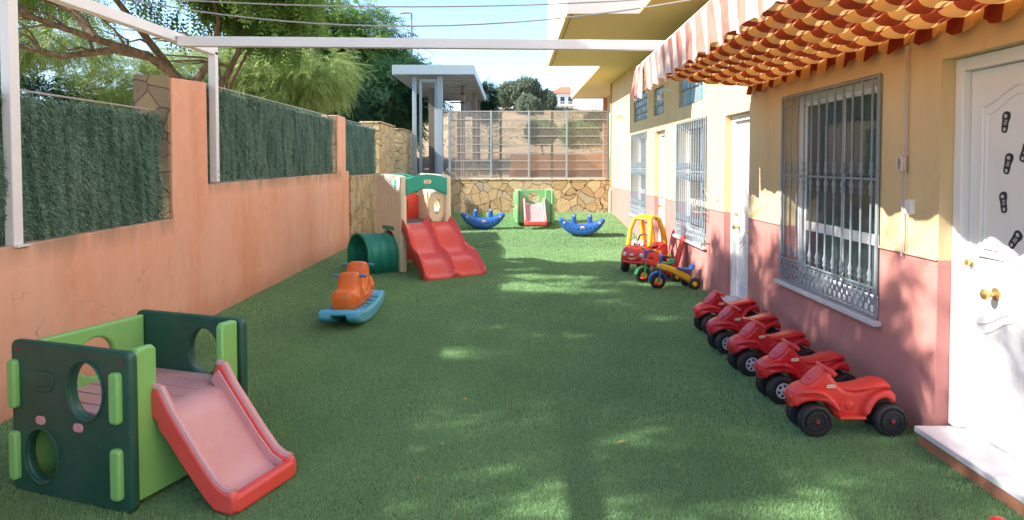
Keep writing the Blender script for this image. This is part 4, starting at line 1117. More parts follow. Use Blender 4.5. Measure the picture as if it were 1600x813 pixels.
# ---------------------------------------------------------------- wheels
def wheel(parent, c, R, w, hub='silver_plastic', ax=(0,-1,0), tyre='black_plastic', centre='red_plastic', spokes=6, hubR=.5):
    ax = Vector(ax).normalized(); u = ax.orthogonal().normalized(); v = ax.cross(u)
    T = F(c, u, v, ax)
    h = w/2; b = w*.28
    t = MB().lathe([(R*.55,-h),(R-b,-h),(R-b*.3,-h+b*.3),(R,-h+b),(R,h-b),(R-b*.3,h-b*.3),(R-b,h),(R*(hubR+.12),h),(R*(hubR+.08),h-.006),(R*hubR,h-.008),(R*.3,h-.012)], T, 32).build('wheel', tyre, parent)
    hb = MB()
    if spokes: hb.torus((0,0,0), R*hubR*.86, R*.055, T @ Matrix.Translation((0,0,h-.003)), 24, 6)
    else: hb.lathe([(R*hubR*.98,h-.0075),(R*hubR*.98,h+.002),(R*hubR*.80,h+.003),(R*hubR*.78,h-.004),(R*.12,h-.004)], T, 24)
    if spokes:
        for k in range(spokes):
            a = 2*PI*k/spokes; hb.box((0,0,0), (.001,.001,.001)) if False else hb.add(*_bar(R*hubR*.45, R*hubR*.72, R*hubR*.30, .006, a), T @ Matrix.Translation((0,0,h-.002)))
    hb.lathe([(R*.19,h-.008),(R*.19,h+.004),(R*.14,h+.007)], T, 16)
    o = hb.build('hub', hub, t)
    MB().lathe([(R*.09,h+.006),(R*.08,h+.012),(R*.03,h+.013)], T, 12).build('hub_cap', centre, o)
    return t
def _bar(cx, L, w, d, a):
    m = MB(); m.box((0,0,0), (L, w, d)); R = Matrix.Rotation(a, 4, 'Z') @ Matrix.Translation((cx, 0, 0))
    return [tuple(R @ Vector(v)) for v in m.v], m.f

# ---------------------------------------------------------------- red ride-on quads
def quad(loc, rz, lab, hub, mat='red_plastic'):
    r = empty('ride_on_quad', loc, rz, lab, 'ride-on toy', 'red ride-on quads lined up along the pink wall')
    core = [(-.135,.15),(-.155,.185),(-.15,.225),(-.125,.262),(-.05,.290),(-.02,.305),(.055,.375),(.075,.388),(.098,.380),(.125,.335),(.165,.285),(.20,.262),(.27,.258),(.34,.282),(.40,.296),(.445,.280),(.465,.245),(.455,.215),(.40,.222),(.36,.185),(.325,.125),(.305,.100),(.14,.098),(.12,.125),(.085,.185),(.03,.225),(-.03,.228),(-.075,.205),(-.105,.16)]
    m = MB(); m.plate([smooth_poly(core, 1)], .115, .030, XZ(0), 3); m.v = [(x*.86 if x < 0 else x, y*(1-.45*min(1, max(0, (.0-x)/.15))), z) for x, y, z in m.v]; body = m.build('body', mat, r)
    # bonnet and front fenders as one wide lofted shell, arched over the wheels
    h = MB(); f0 = [(-.150,.195),(-.150,.232),(-.125,.262),(-.06,.280),(.0,.286),(.055,.27),(.10,.235),(.135,.185),(.155,.150),(.138,.140),(.112,.165),(.075,.200),(.02,.216),(-.04,.212),(-.085,.192),(-.115,.165)]
    h.plate([smooth_poly(f0, 1)], .222, .018, XZ(0), 3); h.v = [(x*.86 if x < 0 else x, y*(1-.60*min(1, max(0, (.02-x)/.17))**1.5), z) for x, y, z in h.v]; h.build('front_fender', mat, r)
    h = MB(); f1 = [(.285,.120),(.30,.175),(.335,.232),(.39,.268),(.45,.272),(.478,.245),(.480,.205),(.455,.200),(.42,.228),(.38,.220),(.345,.180),(.325,.125)]
    h.plate([smooth_poly(f1, 1)], .195, .016, XZ(0), 3); h.build('rear_fender', mat, r)
    st = [(.15,0,.268,.02,.010,2),(.17,0,.272,.050,.020,2.4),(.24,0,.262,.062,.022,2.6),(.32,0,.280,.075,.024,2.6),(.40,0,.300,.085,.026,2.6),(.45,0,.292,.075,.024,2.4),(.478,0,.268,.04,.015,2)]
    MB().loft(st, 18).build('seat', mat, r, sub=1)
    # windscreen cowl with handlebars
    co = MB().loft([(-.045,0,.287,.045,.008,3),(-.01,0,.312,.062,.012,3),(.03,0,.348,.066,.014,3),(.062,0,.377,.058,.016,3),(.085,0,.386,.03,.012,2)], 18); co.build('cowl', mat, r, sub=1)
    q = MB()
    for k in range(4): q.box((-.028+k*.007, 0, .306+k*.0075), (.003,.085,.003))
    q.build('cowl_rib', mat, body)
    MB().tube([(.105,-.112,.370),(.098,-.10,.379),(.083,-.05,.388),(.083,.05,.388),(.098,.10,.379),(.105,.112,.370)], .0145, 10).build('handlebar', mat, r)
    MB().plate([rrect(.145,.305,.098,.118,.008)], .190, .008, XZ(0)).build('footrest', mat, r)
    q = MB()
    for k in range(3): q.box((-.131, 0, .180+.014*k), (.006, .05, .005))
    q.build('front_grille', 'dark_text', r)
    for y in (-.035, .035): MB().sphere((-.126, y, .222), (.010,.018,.016), n=12).build('headlight', mat, r)
    # engine relief
    for sy in (-1, 1): MB().sphere((.215,.060*sy,.175),(.032,.012,.032), n=18).build('engine_relief', mat, body)
    MB().plate([smooth_poly([(.15,.13),(.17,.235),(.26,.235),(.285,.13)], 1)], .008, .003, XZ(-.058)).build('side_relief', mat, body)
    badge(body, F((.105,-.0585,.290),(1,0,.05),(0,0,1),(0,-1,0)), .062, .026, 'little tikes', 'dark_text', 'cream_plastic', .0115)
    silver = hub == 'silver'
    for x in (0, .445):
        for y, s in ((-.084,-1),(.084,1)):
            wheel(r, (x, y, .098), .098, .066, 'silver_plastic' if silver else 'black_plastic', (0,s,0), spokes=6 if silver else 0, hubR=.56 if silver else .66)
    m = MB()
    for x in (0,.445): m.tube([(x,-.10,.10),(x,.10,.10)], .010, 8)
    m.build('axle', 'dark_metal', r)
    return r
QL = ['bright red ride-on quad with plain black wheels, nearest in the row', 'red ride-on quad with silver hubs, second in the row behind the black-wheeled one', 'red ride-on quad with silver hubs in the middle of the row of five',
      'red ride-on quad with silver hubs, fourth in the row from the near end', 'red ride-on quad at the far end of the row beside the second door step']
qs = [(1.775, 4.165, 1.5), (1.785, 4.72, 6), (1.785, 5.34, 8), (1.795, 5.95, 6), (1.85, 6.60, 9)]
q1 = quad((qs[0][0], qs[0][1], 0), math.radians(qs[0][2]), QL[0], 'black', 'bright_red_plastic')
q2 = quad((qs[1][0], qs[1][1], 0), math.radians(qs[1][2]), QL[1], 'silver')
for k in range(2, 5):
    c = copy_tree(q2); c.location = (qs[k][0], qs[k][1], 0); c.rotation_euler = (0,0,math.radians(qs[k][2])); c['label'] = QL[k]

# ---------------------------------------------------------------- red and yellow ride-in car
def coupe():
    r = empty('ride_in_car', (1.98, 10.45, 0), math.radians(-128), 'red ride-in toy car with a yellow roof on pillars and a smiling face', 'toy car')
    # local +x forward
    prof = [(-.36,.14),(-.385,.22),(-.38,.36),(-.34,.42),(-.24,.43),(-.16,.40),(-.08,.35),(.03,.34),(.10,.375),(.15,.405),(.22,.405),(.31,.37),(.37,.30),(.385,.22),(.36,.15),(.32,.14),(.30,.19),(.24,.22),(.17,.20),(.14,.13),(-.14,.12),(-.17,.20),(-.24,.23),(-.31,.20),(-.33,.14)]
    MB().plate([smooth_poly(prof, 2)], .42, .055, XZ(0), 4).build('body', 'bright_red_plastic', r)
    b = MB().loft([(.10,0,.34,.17,.03,2.5),(.15,0,.36,.19,.06,2.5),(.25,0,.335,.19,.08,2.5),(.34,0,.28,.165,.085,2.3),(.395,0,.25,.12,.06,2),(.41,0,.245,.05,.03,2)], 20).build('bonnet', 'bright_red_plastic', r, sub=1)
    MB().tube([(.33,-.20,.185),(.385,-.13,.18),(.405,0,.178),(.385,.13,.18),(.33,.20,.185)], .022, 8).build('bumper', 'bright_red_plastic', r)
    MB().box((-.06, 0, .385), (.30, .30, .02)).build('seat_well', 'dark_text', r, bevel=.01)
    roof = MB()
    for y in (-.165, .165):
        roof.tube([(.20,y*1.05,.40),(.15,y,.62),(.10,y*.82,.76),(.05,y*.72,.80)], [.036,.033,.034,.036], 10)
        roof.tube([(-.30,y*1.05,.40),(-.25,y,.60),(-.18,y*.84,.76),(-.12,y*.72,.80)], [.048,.041,.036,.036], 10)
    roof.build('roof_pillar', 'yellow_plastic', r)
    MB().loft([(-.22,0,.78,.06,.015,2.5),(-.18,0,.80,.13,.030,2.8),(-.05,0,.822,.155,.034,3),(.06,0,.812,.145,.030,2.8),(.12,0,.78,.07,.015,2.5)], 20).build('roof', 'yellow_plastic', r, sub=1)
    MB().tube([(-.28,0,.40),(-.24,0,.60),(-.18,0,.78)], .028, 8).build('rear_pillar', 'yellow_plastic', r)
    # face
    for y in (-.052, .052):
        e = MB().sphere((.225, y, .435), (.028,.050,.058), n=18).build('eye', 'white_plastic', r)
        MB().sphere((.250, y*.75, .428), (.008,.014,.018), n=12).build('pupil', 'black_plastic', e)
    for y in (-.135, .135): MB().sphere((.365, y*1.0, .285), (.022,.034,.034), n=14).build('headlight', 'white_plastic', r)
    badge(r, F((.408,0,.292),(0,1,0),(-.35,0,1),(1,0,.35)), .075, .034, 'little tikes', 'red_plastic', 'cream_plastic', .014)
    MB().tube([(.385,-.085,.262),(.405,-.05,.235),(.412,0,.225),(.405,.05,.235),(.385,.085,.262)], [.004,.008,.010,.008,.004], 8).build('mouth', 'cream_plastic', r)
    MB().torus((.06,0,.50), .07, .012, Matrix.Rotation(math.radians(60),4,'Y'), 20, 6).build('steering_wheel', 'black_plastic', r)
    for x in (-.24, .24):
        for s in (-1, 1): wheel(r, (x, s*.195, .088), .088, .075, 'silver_plastic', (0,s,0), centre='white_plastic', spokes=0, hubR=.5)
    return r
coupe()

# ---------------------------------------------------------------- two tricycles
def trike(loc, rz, lab, frame, seat, fender, bars, hub):
    r = empty('tricycle', loc, rz, lab, 'tricycle', 'toddler tricycles by the second window')
    # +x forward: front wheel x=.30, rear x=-.10
    MB().plate([smooth_poly([(-.16,.06),(-.17,.10),(-.06,.20),(.08,.265),(.22,.315),(.30,.335),(.33,.30),(.31,.25),(.20,.235),(.08,.175),(-.05,.105),(-.12,.05)], 2)], .075, .02, XZ(0), 3).build('frame', frame, r)
    MB().loft([(-.12,0,.235,.05,.01,2.5),(-.09,0,.245,.085,.020,2.5),(-.0,0,.25,.085,.020,2.5),(.07,0,.262,.045,.014,2.5),(.10,0,.27,.02,.01,2)], 16).build('seat', seat, r, sub=1)
    MB().plate([smooth_poly([(-.13,.235),(-.17,.30),(-.155,.31),(-.10,.25)], 1)], .13, .006, XZ(0)).build('backrest', seat, r)
    for s in (-1, 1): wheel(r, (-.12, s*.135, .078), .078, .05, hub, (0,s,0), centre=hub, spokes=0, hubR=.42)
    MB().tube([(-.12,-.12,.078),(-.12,.12,.078)], .012, 8).build('axle', frame, r)
    wheel(r, (.315, -.0, .10), .10, .055, hub, (0,-1,0), centre=hub, spokes=5, hubR=.5)
    MB().lathe([(.05,-.0295),(.045,-.031)], F((.315,0,.10),(1,0,0),(0,0,1),(0,-1,0)), 20).build('hub', hub, r)
    arcp = [(.315+.125*math.cos(math.radians(a)), .10+.125*math.sin(math.radians(a))) for a in range(10, 171, 16)]
    arci = [(.315+.105*math.cos(math.radians(a)), .10+.105*math.sin(math.radians(a))) for a in range(170, 9, -16)]
    MB().plate([arcp+arci], .075, .006, XZ(0)).build('mudguard', fender, r)
    m = MB()
    for s in (-1, 1): m.tube([(.315,s*.045,.10),(.30,s*.045,.22),(.285,s*.02,.30)], .013, 8)
    m.build('fork', fender, r)
    MB().tube([(.295,0,.28),(.265,0,.42)], .018, 10).build('stem', bars, r)
    h = MB().tube([(.23,-.17,.45),(.25,-.10,.435),(.265,0,.42),(.25,.10,.435),(.23,.17,.45)], .013, 8).build('handlebar', bars, r)
    for s in (-1, 1): MB().tube([(.235,s*.12,.442),(.225,s*.19,.455)], .017, 8).build('grip', 'yellow_plastic', h)
    for s in (-1, 1):
        MB().tube([(.315,s*.02,.10),(.315+.05*s,s*.05,.10-.02*s)], .007, 6).box((.315+.05*s, s*.09, .08-.02*(s-1)), (.05,.07,.016)).build('pedal', 'bright_red_plastic', r)
    return r
trike((2.18, 9.02, 0), math.radians(188), 'yellow tricycle with blue seat and blue mudguard, parked in front', 'yellow_plastic', 'blue_plastic', 'blue_plastic', 'blue_plastic', 'yellow_plastic')
trike((2.06, 9.55, 0), math.radians(200), 'red tricycle with green mudguard and blue handlebar behind the yellow one', 'bright_red_plastic', 'green_plastic', 'green_plastic', 'blue_plastic', 'yellow_plastic')
o = MB().plate([smooth_poly([(-.12,.0),(.12,.0),(.08,.35),(.06,.62),(-.06,.62),(-.08,.35)], 1)], .05, .018, F((0,0,0),(0,1,0),(.28,0,.96),(1,0,-.28))).build('plastic_panel', 'bright_red_plastic')
o.location = (2.22, 9.75, .01); tag(o, 'orange-red plastic panel leaning on the pink wall below the second window', 'panel')
# ball at the bottom of the picture
o = MB().sphere((0,0,.05), .05, n=28).build('ball', 'bright_red_plastic'); o.location = (2.07, 2.94, 0); tag(o, 'red ball on the turf at the bottom right edge', 'ball')
# fallen leaves: single dry leaves on the turf
rl = random.Random(11); base = None
for k in range(64):
    if base is None:
        base = MB().add([(-.018,0,.0),(0,-.008,.004),(.02,0,.001),(0,.008,.006)], [(0,1,2,3)]).build('dry_leaf', 'dry_leaf', smooth=False)
        o = base; tag(o, 'tiny dry yellow leaf lying loose on the green turf', 'leaf', 'dry leaves scattered on the turf')
    else: o = base.copy(); COL.objects.link(o)
    y = rl.uniform(3.4, 9.5); x = rl.uniform(-.28, .26)*y
    if k > 34: x = -3.12+abs(rl.gauss(0, .16)) if k % 2 else 2.38-abs(rl.gauss(0, .10)); y = rl.uniform(4.6, 12.5)
    o.location = (x, y, .018); o.rotation_euler = (rl.uniform(-.3,.3), rl.uniform(-.3,.3), rl.uniform(0,6.3)); s = rl.uniform(.6,1.3); o.scale = (s,s,s)

# ================================================================ TREES
def frond_template(nl, ll, lw, L, droop):
    """pinnate leaf along +x: rachis with paired leaflets -> quads (n,4,3)"""
    q = []
    for i in range(nl):
        t = (i+.6)/nl; x = L*t; z = -droop*t*t; s = math.sin(PI*min(.98, t*.85+.12))**.6
        for sg in (-1, 1):
            a = Vector((x, 0, z)); tip = Vector((x+ll*.45*s, sg*ll*s, z-ll*.22)); d = Vector((lw*.5, 0, 0))
            mid = (a+tip)/2
            q.append([a, mid-d, tip, mid+d])
    return np.array([[tuple(v) for v in f] for f in q])
def broad_template(n, size, seed):
    g = np.random.default_rng(seed); q = []
    for i in range(n):
        c = g.normal(0, size*1.3, 3); a = g.normal(size=3); a /= np.linalg.norm(a); b = np.cross(a, g.normal(size=3)); b /= np.linalg.norm(b)
        q.append([c-a*size, c-b*size*.45, c+a*size, c+b*size*.45])
    return np.array(q)
def tree(name, loc, trunkpts, tr, blobs, n, tmpl, mat, lab, seed, group=None, droopy=0.0, scale=(.7, 1.3), cat='tree', bark='bark', shell=.55, limbs=True, clump=.35, gap=.0, sunfleck=False, gapy=-99):
    """blobs: (x,y,z, rx,ry,rz, weight) in local coordinates"""
    g = np.random.default_rng(seed); rr = random.Random(seed)
    r = empty(name, loc, 0, lab, cat, group)
    m = MB()
    def wob(a, b, k=5, amp=.08):
        a, b = Vector(a), Vector(b); d = (b-a).length; out = []
        for i in range(k+1):
            t = i/k; s = math.sin(PI*t)*amp*d
            out.append(a.lerp(b, t)+Vector((rr.uniform(-s,s), rr.uniform(-s,s), rr.uniform(-s*.3,s*.8))))
        return out
    tp = [Vector(p) for p in trunkpts]; m.tube(tp, [tr*(1-.45*i/(len(tp)-1)) for i in range(len(tp))], 10)
    top = tp[-1]
    if limbs:
        for b in blobs:
            c = Vector(b[:3]); path = wob(top, c.lerp(top, .1)); k = len(path)
            m.tube(path, [max(.015, tr*.42*(1-.8*i/(k-1))) for i in range(k)], 7)
            for _ in range(4):
                e = c+Vector((rr.uniform(-.8,.8)*b[3], rr.uniform(-.8,.8)*b[4], rr.uniform(-.5,.8)*b[5]))
                s = path[rr.randint(2, k-1)]; q = wob(s, e, 4, .1); m.tube(q, [max(.006, tr*.14*(1-.85*i/4)) for i in range(5)], 5)
    m.build('trunk', bark, r)
    wts = np.array([b[6] for b in blobs], float); wts /= wts.sum(); idx = g.choice(len(blobs), n, p=wts)
    B = np.array([b[:6] for b in blobs])[idx]
    d = g.normal(size=(n, 3)); d /= np.linalg.norm(d, axis=1)[:, None]
    rad = (shell+(1-shell)*g.random(n))**.6 * (1+.0*d[:, 0])
    # lumpy radius so the outline is uneven, with clumps and gaps
    lump = 1+clump*(np.sin(d[:,0]*5+idx*1.7)*np.sin(d[:,1]*6+idx)+.6*np.sin(d[:,2]*9+idx*.7)*np.sin(d[:,0]*11))*.6
    P = B[:, :3]+d*B[:, 3:6]*(rad*lump)[:, None]
    if gap > 0:
        f = np.sin(P[:,0]*2.3+seed)*np.sin(P[:,1]*2.1+1)*np.sin(P[:,2]*2.6+seed*.5)+.35*np.sin(P[:,0]*6.1)*np.sin(P[:,1]*5.3+P[:,2]*6)
        keep = (f > (gap-.55)) | (P[:,1] < gapy)
        P = P[keep]; d = d[keep]; n = len(P); idx = idx[keep]
    if sunfleck:
        keep = ~lit_gap(P+np.array(loc)); P = P[keep]; d = d[keep]; n = len(P); idx = idx[keep]
    T = tmpl; nq = T.shape[0]
    yaw = np.arctan2(d[:,1], d[:,0])+g.normal(0, .9, n); pitch = np.clip(d[:,2]*.5-droopy+g.normal(0,.35,n), -1.4, 1.1); roll = g.normal(0, .5, n)
    s = g.uniform(*scale, n)
    cy, sy, cp, sp, cr, sr = np.cos(yaw), np.sin(yaw), np.cos(pitch), np.sin(pitch), np.cos(roll), np.sin(roll)
    ex = np.stack([cy*cp, sy*cp, sp], 1); ey0 = np.stack([-sy, cy, 0*sy], 1); ez0 = np.cross(ex, ey0)
    ey = ey0*cr[:,None]+ez0*sr[:,None]; ez = np.cross(ex, ey)
    Rm = np.stack([ex, ey, ez], 1)*s[:, None, None]                       # rows = axes
    V = np.einsum('qkj,njl->nqkl', T, Rm)+P[:, None, None, :]
    V = V.reshape(-1, 3); Fc = np.arange(len(V)).reshape(-1, 4)
    ct = .5+.33*np.sin(P[:,0]*1.9+idx)*np.sin(P[:,1]*1.7+P[:,2]*2.2)
    tone = np.repeat(np.clip(ct+g.normal(0,.18,n), 0, 1), nq)
    o = npmesh('crown', V, Fc, mat, r, tone=tone)
    return r
def vnoise(x, y, seed):
    g = np.random.default_rng(seed); G = g.random((64, 64)); xi = np.floor(x).astype(int); yi = np.floor(y).astype(int); fx = x-xi; fy = y-yi
    fx = fx*fx*(3-2*fx); fy = fy*fy*(3-2*fy); a = G[xi % 64, yi % 64]; b = G[(xi+1) % 64, yi % 64]; c = G[xi % 64, (yi+1) % 64]; e = G[(xi+1) % 64, (yi+1) % 64]
    return (a*(1-fx)+b*fx)*(1-fy)+(c*(1-fx)+e*fx)*fy
FLECKS = [(-.6,5.48,.15,.13),(-.24,5.93,.28,.13),(-.66,5.3,.08,.06),(.62,6.54,.32,.12),(.75,6.15,.30,.10),(0,9.07,.45,.22),(-.28,7.75,.22,.10),(.24,7.6,.14,.09),(.5,5.43,.22,.07),
    (1.72,7.27,.24,.2),(.46,3.42,.2,.08),(.3,3.2,.28,.11),(.95,3.18,.32,.09),(1.64,3.6,.2,.10),(1.33,3.9,.12,.06),(.9,4.05,.14,.06),(-.1,3.6,.12,.05),(1.9,4.9,.16,.08),(.1,6.9,.16,.08),(1.2,8.2,.3,.1),(3.27,4.44,.16,.14),(2.84,5.24,.10,.10),(2.79,6.3,.10,.10),(3.05,5.8,.12,.10),(2.6,4.2,.1,.1),(.5,12.9,.9,.22),(0,12.2,.5,.2),(1.0,11.55,.85,.2),(.2,10.7,.6,.18),(-.36,10.1,.25,.14),(.8,10.0,.7,.15),(1.15,8.8,.45,.16),(-.1,8.3,.3,.1),(.6,7.2,.3,.1),(2.2,6.6,.2,.1),(1.6,3.25,.3,.10),(2.2,3.9,.2,.1),(-.5,4.2,.12,.05),(1.5,7.9,.35,.12),(1.9,9.4,.3,.2),(3.3,9.2,.5,.4),(-.2,11.1,.42,.4),(2.75,10.7,.5,.4),(1.55,4.25,.14,.06),(.35,4.7,.10,.05),(1.3,5.6,.12,.06)]
def lit_gap(W):
    # crown cut open along the sun's rays so flecks land at chosen spots
    gx = W[:,0]+W[:,2]*1.71/1.34; gy = W[:,1]+W[:,2]*.40/1.34
    nz = .6*vnoise(gx/.36+20, gy/.40+20, 1)+.4*vnoise(gx/.15+20, gy/.17+20, 2)
    L = np.full(len(gx), .16)
    L = np.where((gx > 2.5) & (gy < 8.2), .36, L); L = np.where((gx > 3.3) & (gy > 4.2) & (gy < 8.2), .56, L); L = np.where((gx > 2.6) & (gy < 4.3), .66, L)
    L = np.where((gy > 8.6) & (gx > -.9), .50, L); L = np.where((gy > 8.6) & (gx <= -.9), .2, L); L = np.where((gx > 3.3) & (gy > 8.0), .97, L); L = np.where((gy > 11.5) & (gx > -.9), .66, L)
    hit = nz < L
    for cx, cy, rx, ry in FLECKS:
        hit |= ((gx-cx)/(rx*1.25))**2+((gy-cy)/(ry*1.5))**2 < 1+1.1*(nz-.5)
    return hit
FR = frond_template(11, .050, .020, .34, .08)
FR2 = frond_template(7, .085, .042, .42, .14)
BR = broad_template(14, .055, 3)
BRL = broad_template(16, .11, 4)
# 1. feathery tree leaning over the wall: low forked limbs seen above the pier, broad crown shading the yard
def near_tree():
    r = tree('feathery_tree', (-4.55, 9.2, .95), [(0.25,0,0),(.28,0,.8),(.33,.0,1.5),(.30,.05,1.75)], .10,
      [(-1.6,-2.6,4.3,1.7,1.6,1.3,1.0),(-.3,-4.6,4.5,1.7,1.8,1.3,1.1),(-1.8,-6.6,4.6,2.0,2.0,1.5,.8),(.0,-7.6,4.3,1.5,1.8,1.1,.45),(-2.6,-4.6,5.9,2.2,2.4,1.5,1.2),(-3.2,-1.6,5.4,1.8,1.8,1.4,.8),
       (.9,-2.6,4.15,1.3,1.5,.95,.8),(1.25,-5.6,4.1,1.1,1.5,.8,.65),(.2,-.2,3.35,1.5,1.5,.75,1.1),(-1.8,.2,3.5,1.5,1.6,.8,.95),(1.6,.5,3.6,1.1,1.5,.75,.75),(-3.6,.6,3.3,1.2,1.2,.6,.5),(-3.0,-8.5,5.6,2.0,2.0,1.5,.35)],
      46000, FR, 'leaf_feather', 'feathery-leaved tree with forked limbs behind the tall pier, crown over the wall', 21, droopy=.45, shell=.2, gap=.50, gapy=-2.2, sunfleck=True, limbs=False)
    m = MB()
    limbs = [[(.3,0,1.7),(-.0,-.35,2.0),(-.45,-.7,2.15),(-1.0,-1.05,2.35),(-1.6,-1.4,2.45),(-2.3,-1.9,2.55)],
             [(.3,0,1.6),(.1,-.1,1.95),(-.25,-.3,2.5),(-.6,-.6,3.1),(-1.0,-1.6,3.9)],
             [(.33,0,1.6),(.6,.1,2.0),(.75,.0,2.5),(.7,-.4,3.3)],
             [(.33,0,1.4),(.75,.15,1.75),(.95,.2,2.2),(1.0,.3,3.1)],
             [(-.45,-.7,2.15),(-.75,-.6,2.5),(-1.3,-.7,2.75),(-1.9,-.9,2.9)],
             [(-.0,-.35,2.0),(-.5,-.2,2.1),(-1.1,-.3,2.0),(-1.7,-.4,2.15),(-2.4,-.6,2.1)],
             [(-1.0,-1.05,2.35),(-1.5,-.9,2.7),(-2.2,-1.1,3.0)]]
    for L in limbs:
        k = len(L); m.tube(L, [.062*(1-.75*i/(k-1)) for i in range(k)], 8)
        for q in range(6):
            a = Vector(L[1+q % (k-2)]).lerp(Vector(L[2+q % (k-2)]), .4); rr = random.Random(q*7+k)
            b = a+Vector((rr.uniform(-.7,.1), rr.uniform(-.5,.3), rr.uniform(-.15,.45))); c = b+Vector((rr.uniform(-.5,.1), rr.uniform(-.3,.3), rr.uniform(-.2,.3)))
            m.tube([a, a.lerp(b,.5)+Vector((0,0,.05)), b, c], [.02,.015,.010,.004], 5)
    m.build('limb', 'bark', r)
near_tree()
# 2. big green tree in the middle distance
tree('broad_tree', (-8.7, 31.7, 1.0), [(3.3,-3,0),(3.2,-3,1.8),(2.7,-2,3.0),(1.5,0,4.2)], .22,
     [(-1.32, 0.0, 4.85, 3.09, 2.65, 2.79, 1.3), (1.47, -0.29, 4.41, 2.79, 2.35, 2.5, 1.2), (2.94, 0.0, 3.97, 1.98, 2.21, 2.13, 0.9), (-0.59, 0.0, 6.76, 2.65, 2.35, 1.47, 0.8), (1.76, 0.0, 6.39, 2.06, 2.06, 1.32, 0.6), (-3.53, 0.59, 4.12, 2.21, 2.21, 2.21, 0.8), (0.0, -0.44, 2.57, 3.23, 2.06, 1.18, 0.7), (3.6, 0.44, 2.21, 1.03, 1.18, 1.18, 0.3)],
     17000, FR2, 'leaf_mid', 'big leafy tree with a lumpy bright crown left of the steel canopy', 5, droopy=.35, shell=.45, scale=(1.0,1.8))
tree('broad_tree', (-5.3, 29, 1.1), [(0,0,0),(.1,0,1.4),(0,0,2.2)], .14,
     [(0,0,3.4,1.6,1.5,1.3,1),(.9,0,4.1,1.1,1.2,.75,.6),(1.6,.4,3.3,1.0,1.0,.9,.5),(-1.2,0,3.0,1.4,1.4,1.2,.7)], 5000, FR2, 'leaf_dark', 'dark green tree whose top shows just above the canopy roof', 6, droopy=.3)
tree('broad_tree', (-1.0, 33, 1.6), [(0,0,0),(0,0,2.2)], .12, [(-.3,0,3.2,.42,.5,.6,1),(-.1,0,2.5,.35,.4,.4,.5)], 1100, FR2, 'leaf_dark', 'slim dark tree showing right behind the canopy corner', 8, droopy=.3)
# 3. trees above the long hedge screen
tree('feathery_tree', (-8.7, 18.3, 1.0), [(0,0,0),(.1,0,1.0),(.3,0,1.8)], .15,
     [(.7,0,2.7,1.9,1.4,1.2,1),(2.3,0,2.6,1.5,1.3,1.1,.9),(-1.1,0,2.6,1.5,1.3,1.0,.8),(3.4,.2,2.9,1.3,1.2,.9,.7)], 11000, FR, 'leaf_pale', 'pale yellow-green feathery tree above the long hedge screen', 9, droopy=.5, shell=.3, gap=.12, scale=(.8,1.4))
tree('drooping_tree', (-4.3, 9.9, 1.0), [(.2,0,0),(.25,0,1.0),(.3,0,1.5)], .07,
     [(.9,-.5,2.85,1.0,.9,.62,1),(1.55,-.6,3.1,.65,.8,.5,.7),(.1,-.4,3.0,.8,.9,.55,.6)], 7000, FR2, 'leaf_mid', 'dark drooping foliage above the cross beam at upper left', 12, droopy=.9, shell=.35, scale=(.6,1.0), sunfleck=True)
tree('bushy_tree', (-12.5, 18.5, .95), [(0,0,0),(0,0,1.4)], .16, [(0,0,2.0,1.5,1.4,1.1,1),(-1.5,0,2.2,1.4,1.4,1.2,.9),(1.0,.3,1.7,1.1,1.1,.8,.6)], 5000, FR2, 'leaf_dark', 'dark blue-green tree beyond the nearest hedge screen', 13, droopy=.3)
tree('bushy_tree', (-13.4, 24.5, .95), [(0,0,0),(0,0,1.3)], .13, [(.2,0,1.9,1.3,1.2,1.0,1),(-1.0,0,1.5,1.0,1,.8,.5),(1.4,0,1.6,1.0,1,.8,.6)], 4200, BRL, 'leaf_mid', 'small round green tree showing left of the tall stone pier', 14)
tree('feathery_tree', (-14, 16, 1), [(0,0,0),(.2,0,2.2)], .15, [(0,0,4.2,1.8,1.6,1.0,1),(1.8,0,3.4,1.6,1.4,.7,.7),(3.6,0,3.5,1.6,1.2,.6,.6)], 5200, FR, 'leaf_pale', 'light sparse feathery tree far left above the dark tree', 15, droopy=.4, shell=.2, gap=.2, scale=(.9,1.6))
tree('bushy_tree', (-8.5, 24.5, 1.0), [(0,0,0),(0,0,1.6)], .16, [(0,0,2.6,2.0,1.6,1.6,1),(-1.8,0,2.2,1.4,1.4,1.4,.7),(1.8,0,2.4,1.5,1.4,1.5,.8)], 7000, FR2, 'leaf_dark', 'dark green tree filling in behind the pale feathery one', 16, droopy=.3)
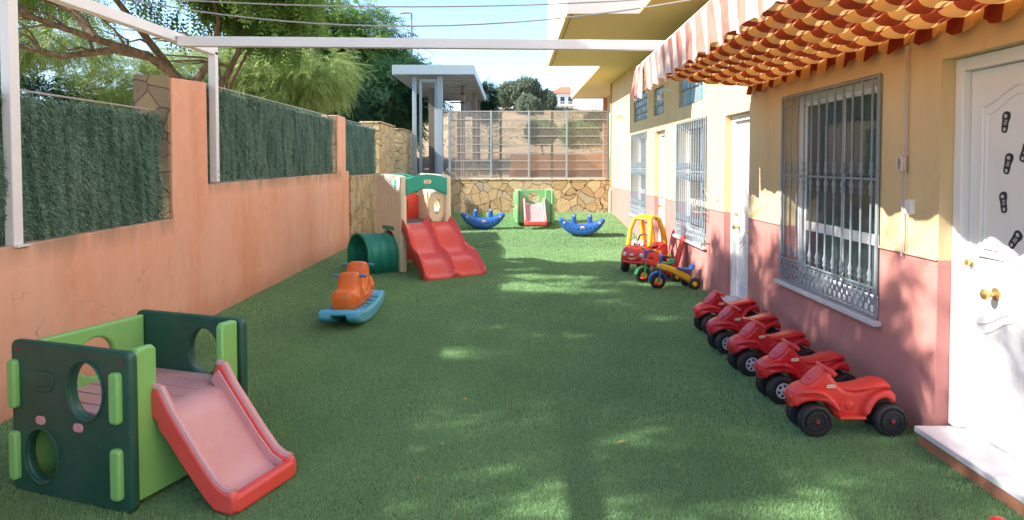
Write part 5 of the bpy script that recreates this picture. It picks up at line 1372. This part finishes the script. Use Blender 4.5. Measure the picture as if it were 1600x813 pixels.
# 4. hill trees
hz = lambda x, y: HZ(x, y)-.1
tree('pine_tree', (.25, 60, hz(.25,60)), [(0,0,0),(-.1,0,1.0)], .14, [(-.3,0,1.45,1.25,1.1,.80,1),(1.05,0,1.9,1.05,1.0,.75,.8),(.9,0,1.15,.9,.8,.6,.5),(-.95,0,1.0,.8,.8,.5,.4)], 4200, BRL, 'leaf_olive', 'round-topped olive pine on the hilltop', 31, shell=.4, scale=(.6,1.1))
tree('olive_bush', (1.3, 56, hz(1.3,56)), [(0,0,0),(0,0,.4)], .08, [(0,0,.75,.85,.8,.75,1),(.5,0,.5,.6,.6,.5,.4)], 2300, BRL, 'leaf_olive', 'grey-green rounded bush in front of the pine', 32, scale=(.5,.9), group='bushes on the hillside', cat='bush')
tree('olive_bush', (2.9, 60, hz(2.9,60)), [(0,0,0),(0,0,.4)], .08, [(0,0,.85,.75,.8,.85,1)], 1800, BRL, 'leaf_olive', 'pale grey-green bush between the pine and the villa', 33, scale=(.5,.9), group='bushes on the hillside', cat='bush')
tree('olive_bush', (3.85, 40, hz(3.85,40)), [(0,0,0),(0,0,.4)], .08, [(-.2,0,.85,.8,.7,.62,1),(.45,0,.8,.5,.5,.5,.5)], 2600, BR, 'leaf_mid', 'dark green rounded bush on the slope beside the school corner', 34, scale=(.8,1.4), group='bushes on the hillside', cat='bush')
tree('olive_bush', (5.6, 47, hz(5.6,47)), [(0,0,0),(0,0,.4)], .08, [(0,0,.8,.7,.7,.7,1)], 1500, BR, 'leaf_dark', 'small bush at the far right of the slope', 35, scale=(.8,1.4), group='bushes on the hillside', cat='bush')
tree('clipped_tree', (1.0, 24.2, 1.16), [(.35,0,0),(.25,0,.45),(.05,0,.85),(0,0,1.2)], .045, [(0,0,1.52,.47,.45,.36,1)], 2600, BR, 'leaf_mid', 'small clipped round tree with a leaning trunk behind the screen fence', 36, shell=.5, clump=.12, scale=(.5,.85), limbs=False)
gr = np.random.default_rng(77)
def scrub():
    n = 5200; x = gr.uniform(-9, 12, n); y = 27+gr.random(n)*36; c = np.sin(x*1.1)*np.sin(y*.8)+np.sin(x*.4+2)*np.sin(y*.31); k = c > .25; x = x[k]; y = y[k]; n = len(x)
    V = []; T = broad_template(5, .10, 9)
    z = np.array([HZ(a, b) for a, b in zip(x, y)])+.05
    P = np.stack([x, y, z], 1); s = gr.uniform(.5, 1.5, n)
    V = (T[None]*s[:, None, None, None]+P[:, None, None, :]).reshape(-1, 3)
    o = npmesh('dry_grass', V, np.arange(len(V)).reshape(-1, 4), 'leaf_scrub', tone=np.repeat(gr.random(n), 5))
    tag(o, 'dry scrub and grass tufts on the hillside', 'scrub', kind='stuff')
leafmat('leaf_scrub', (.22,.17,.09), (.34,.26,.14), .2)
scrub()
print('DONE')
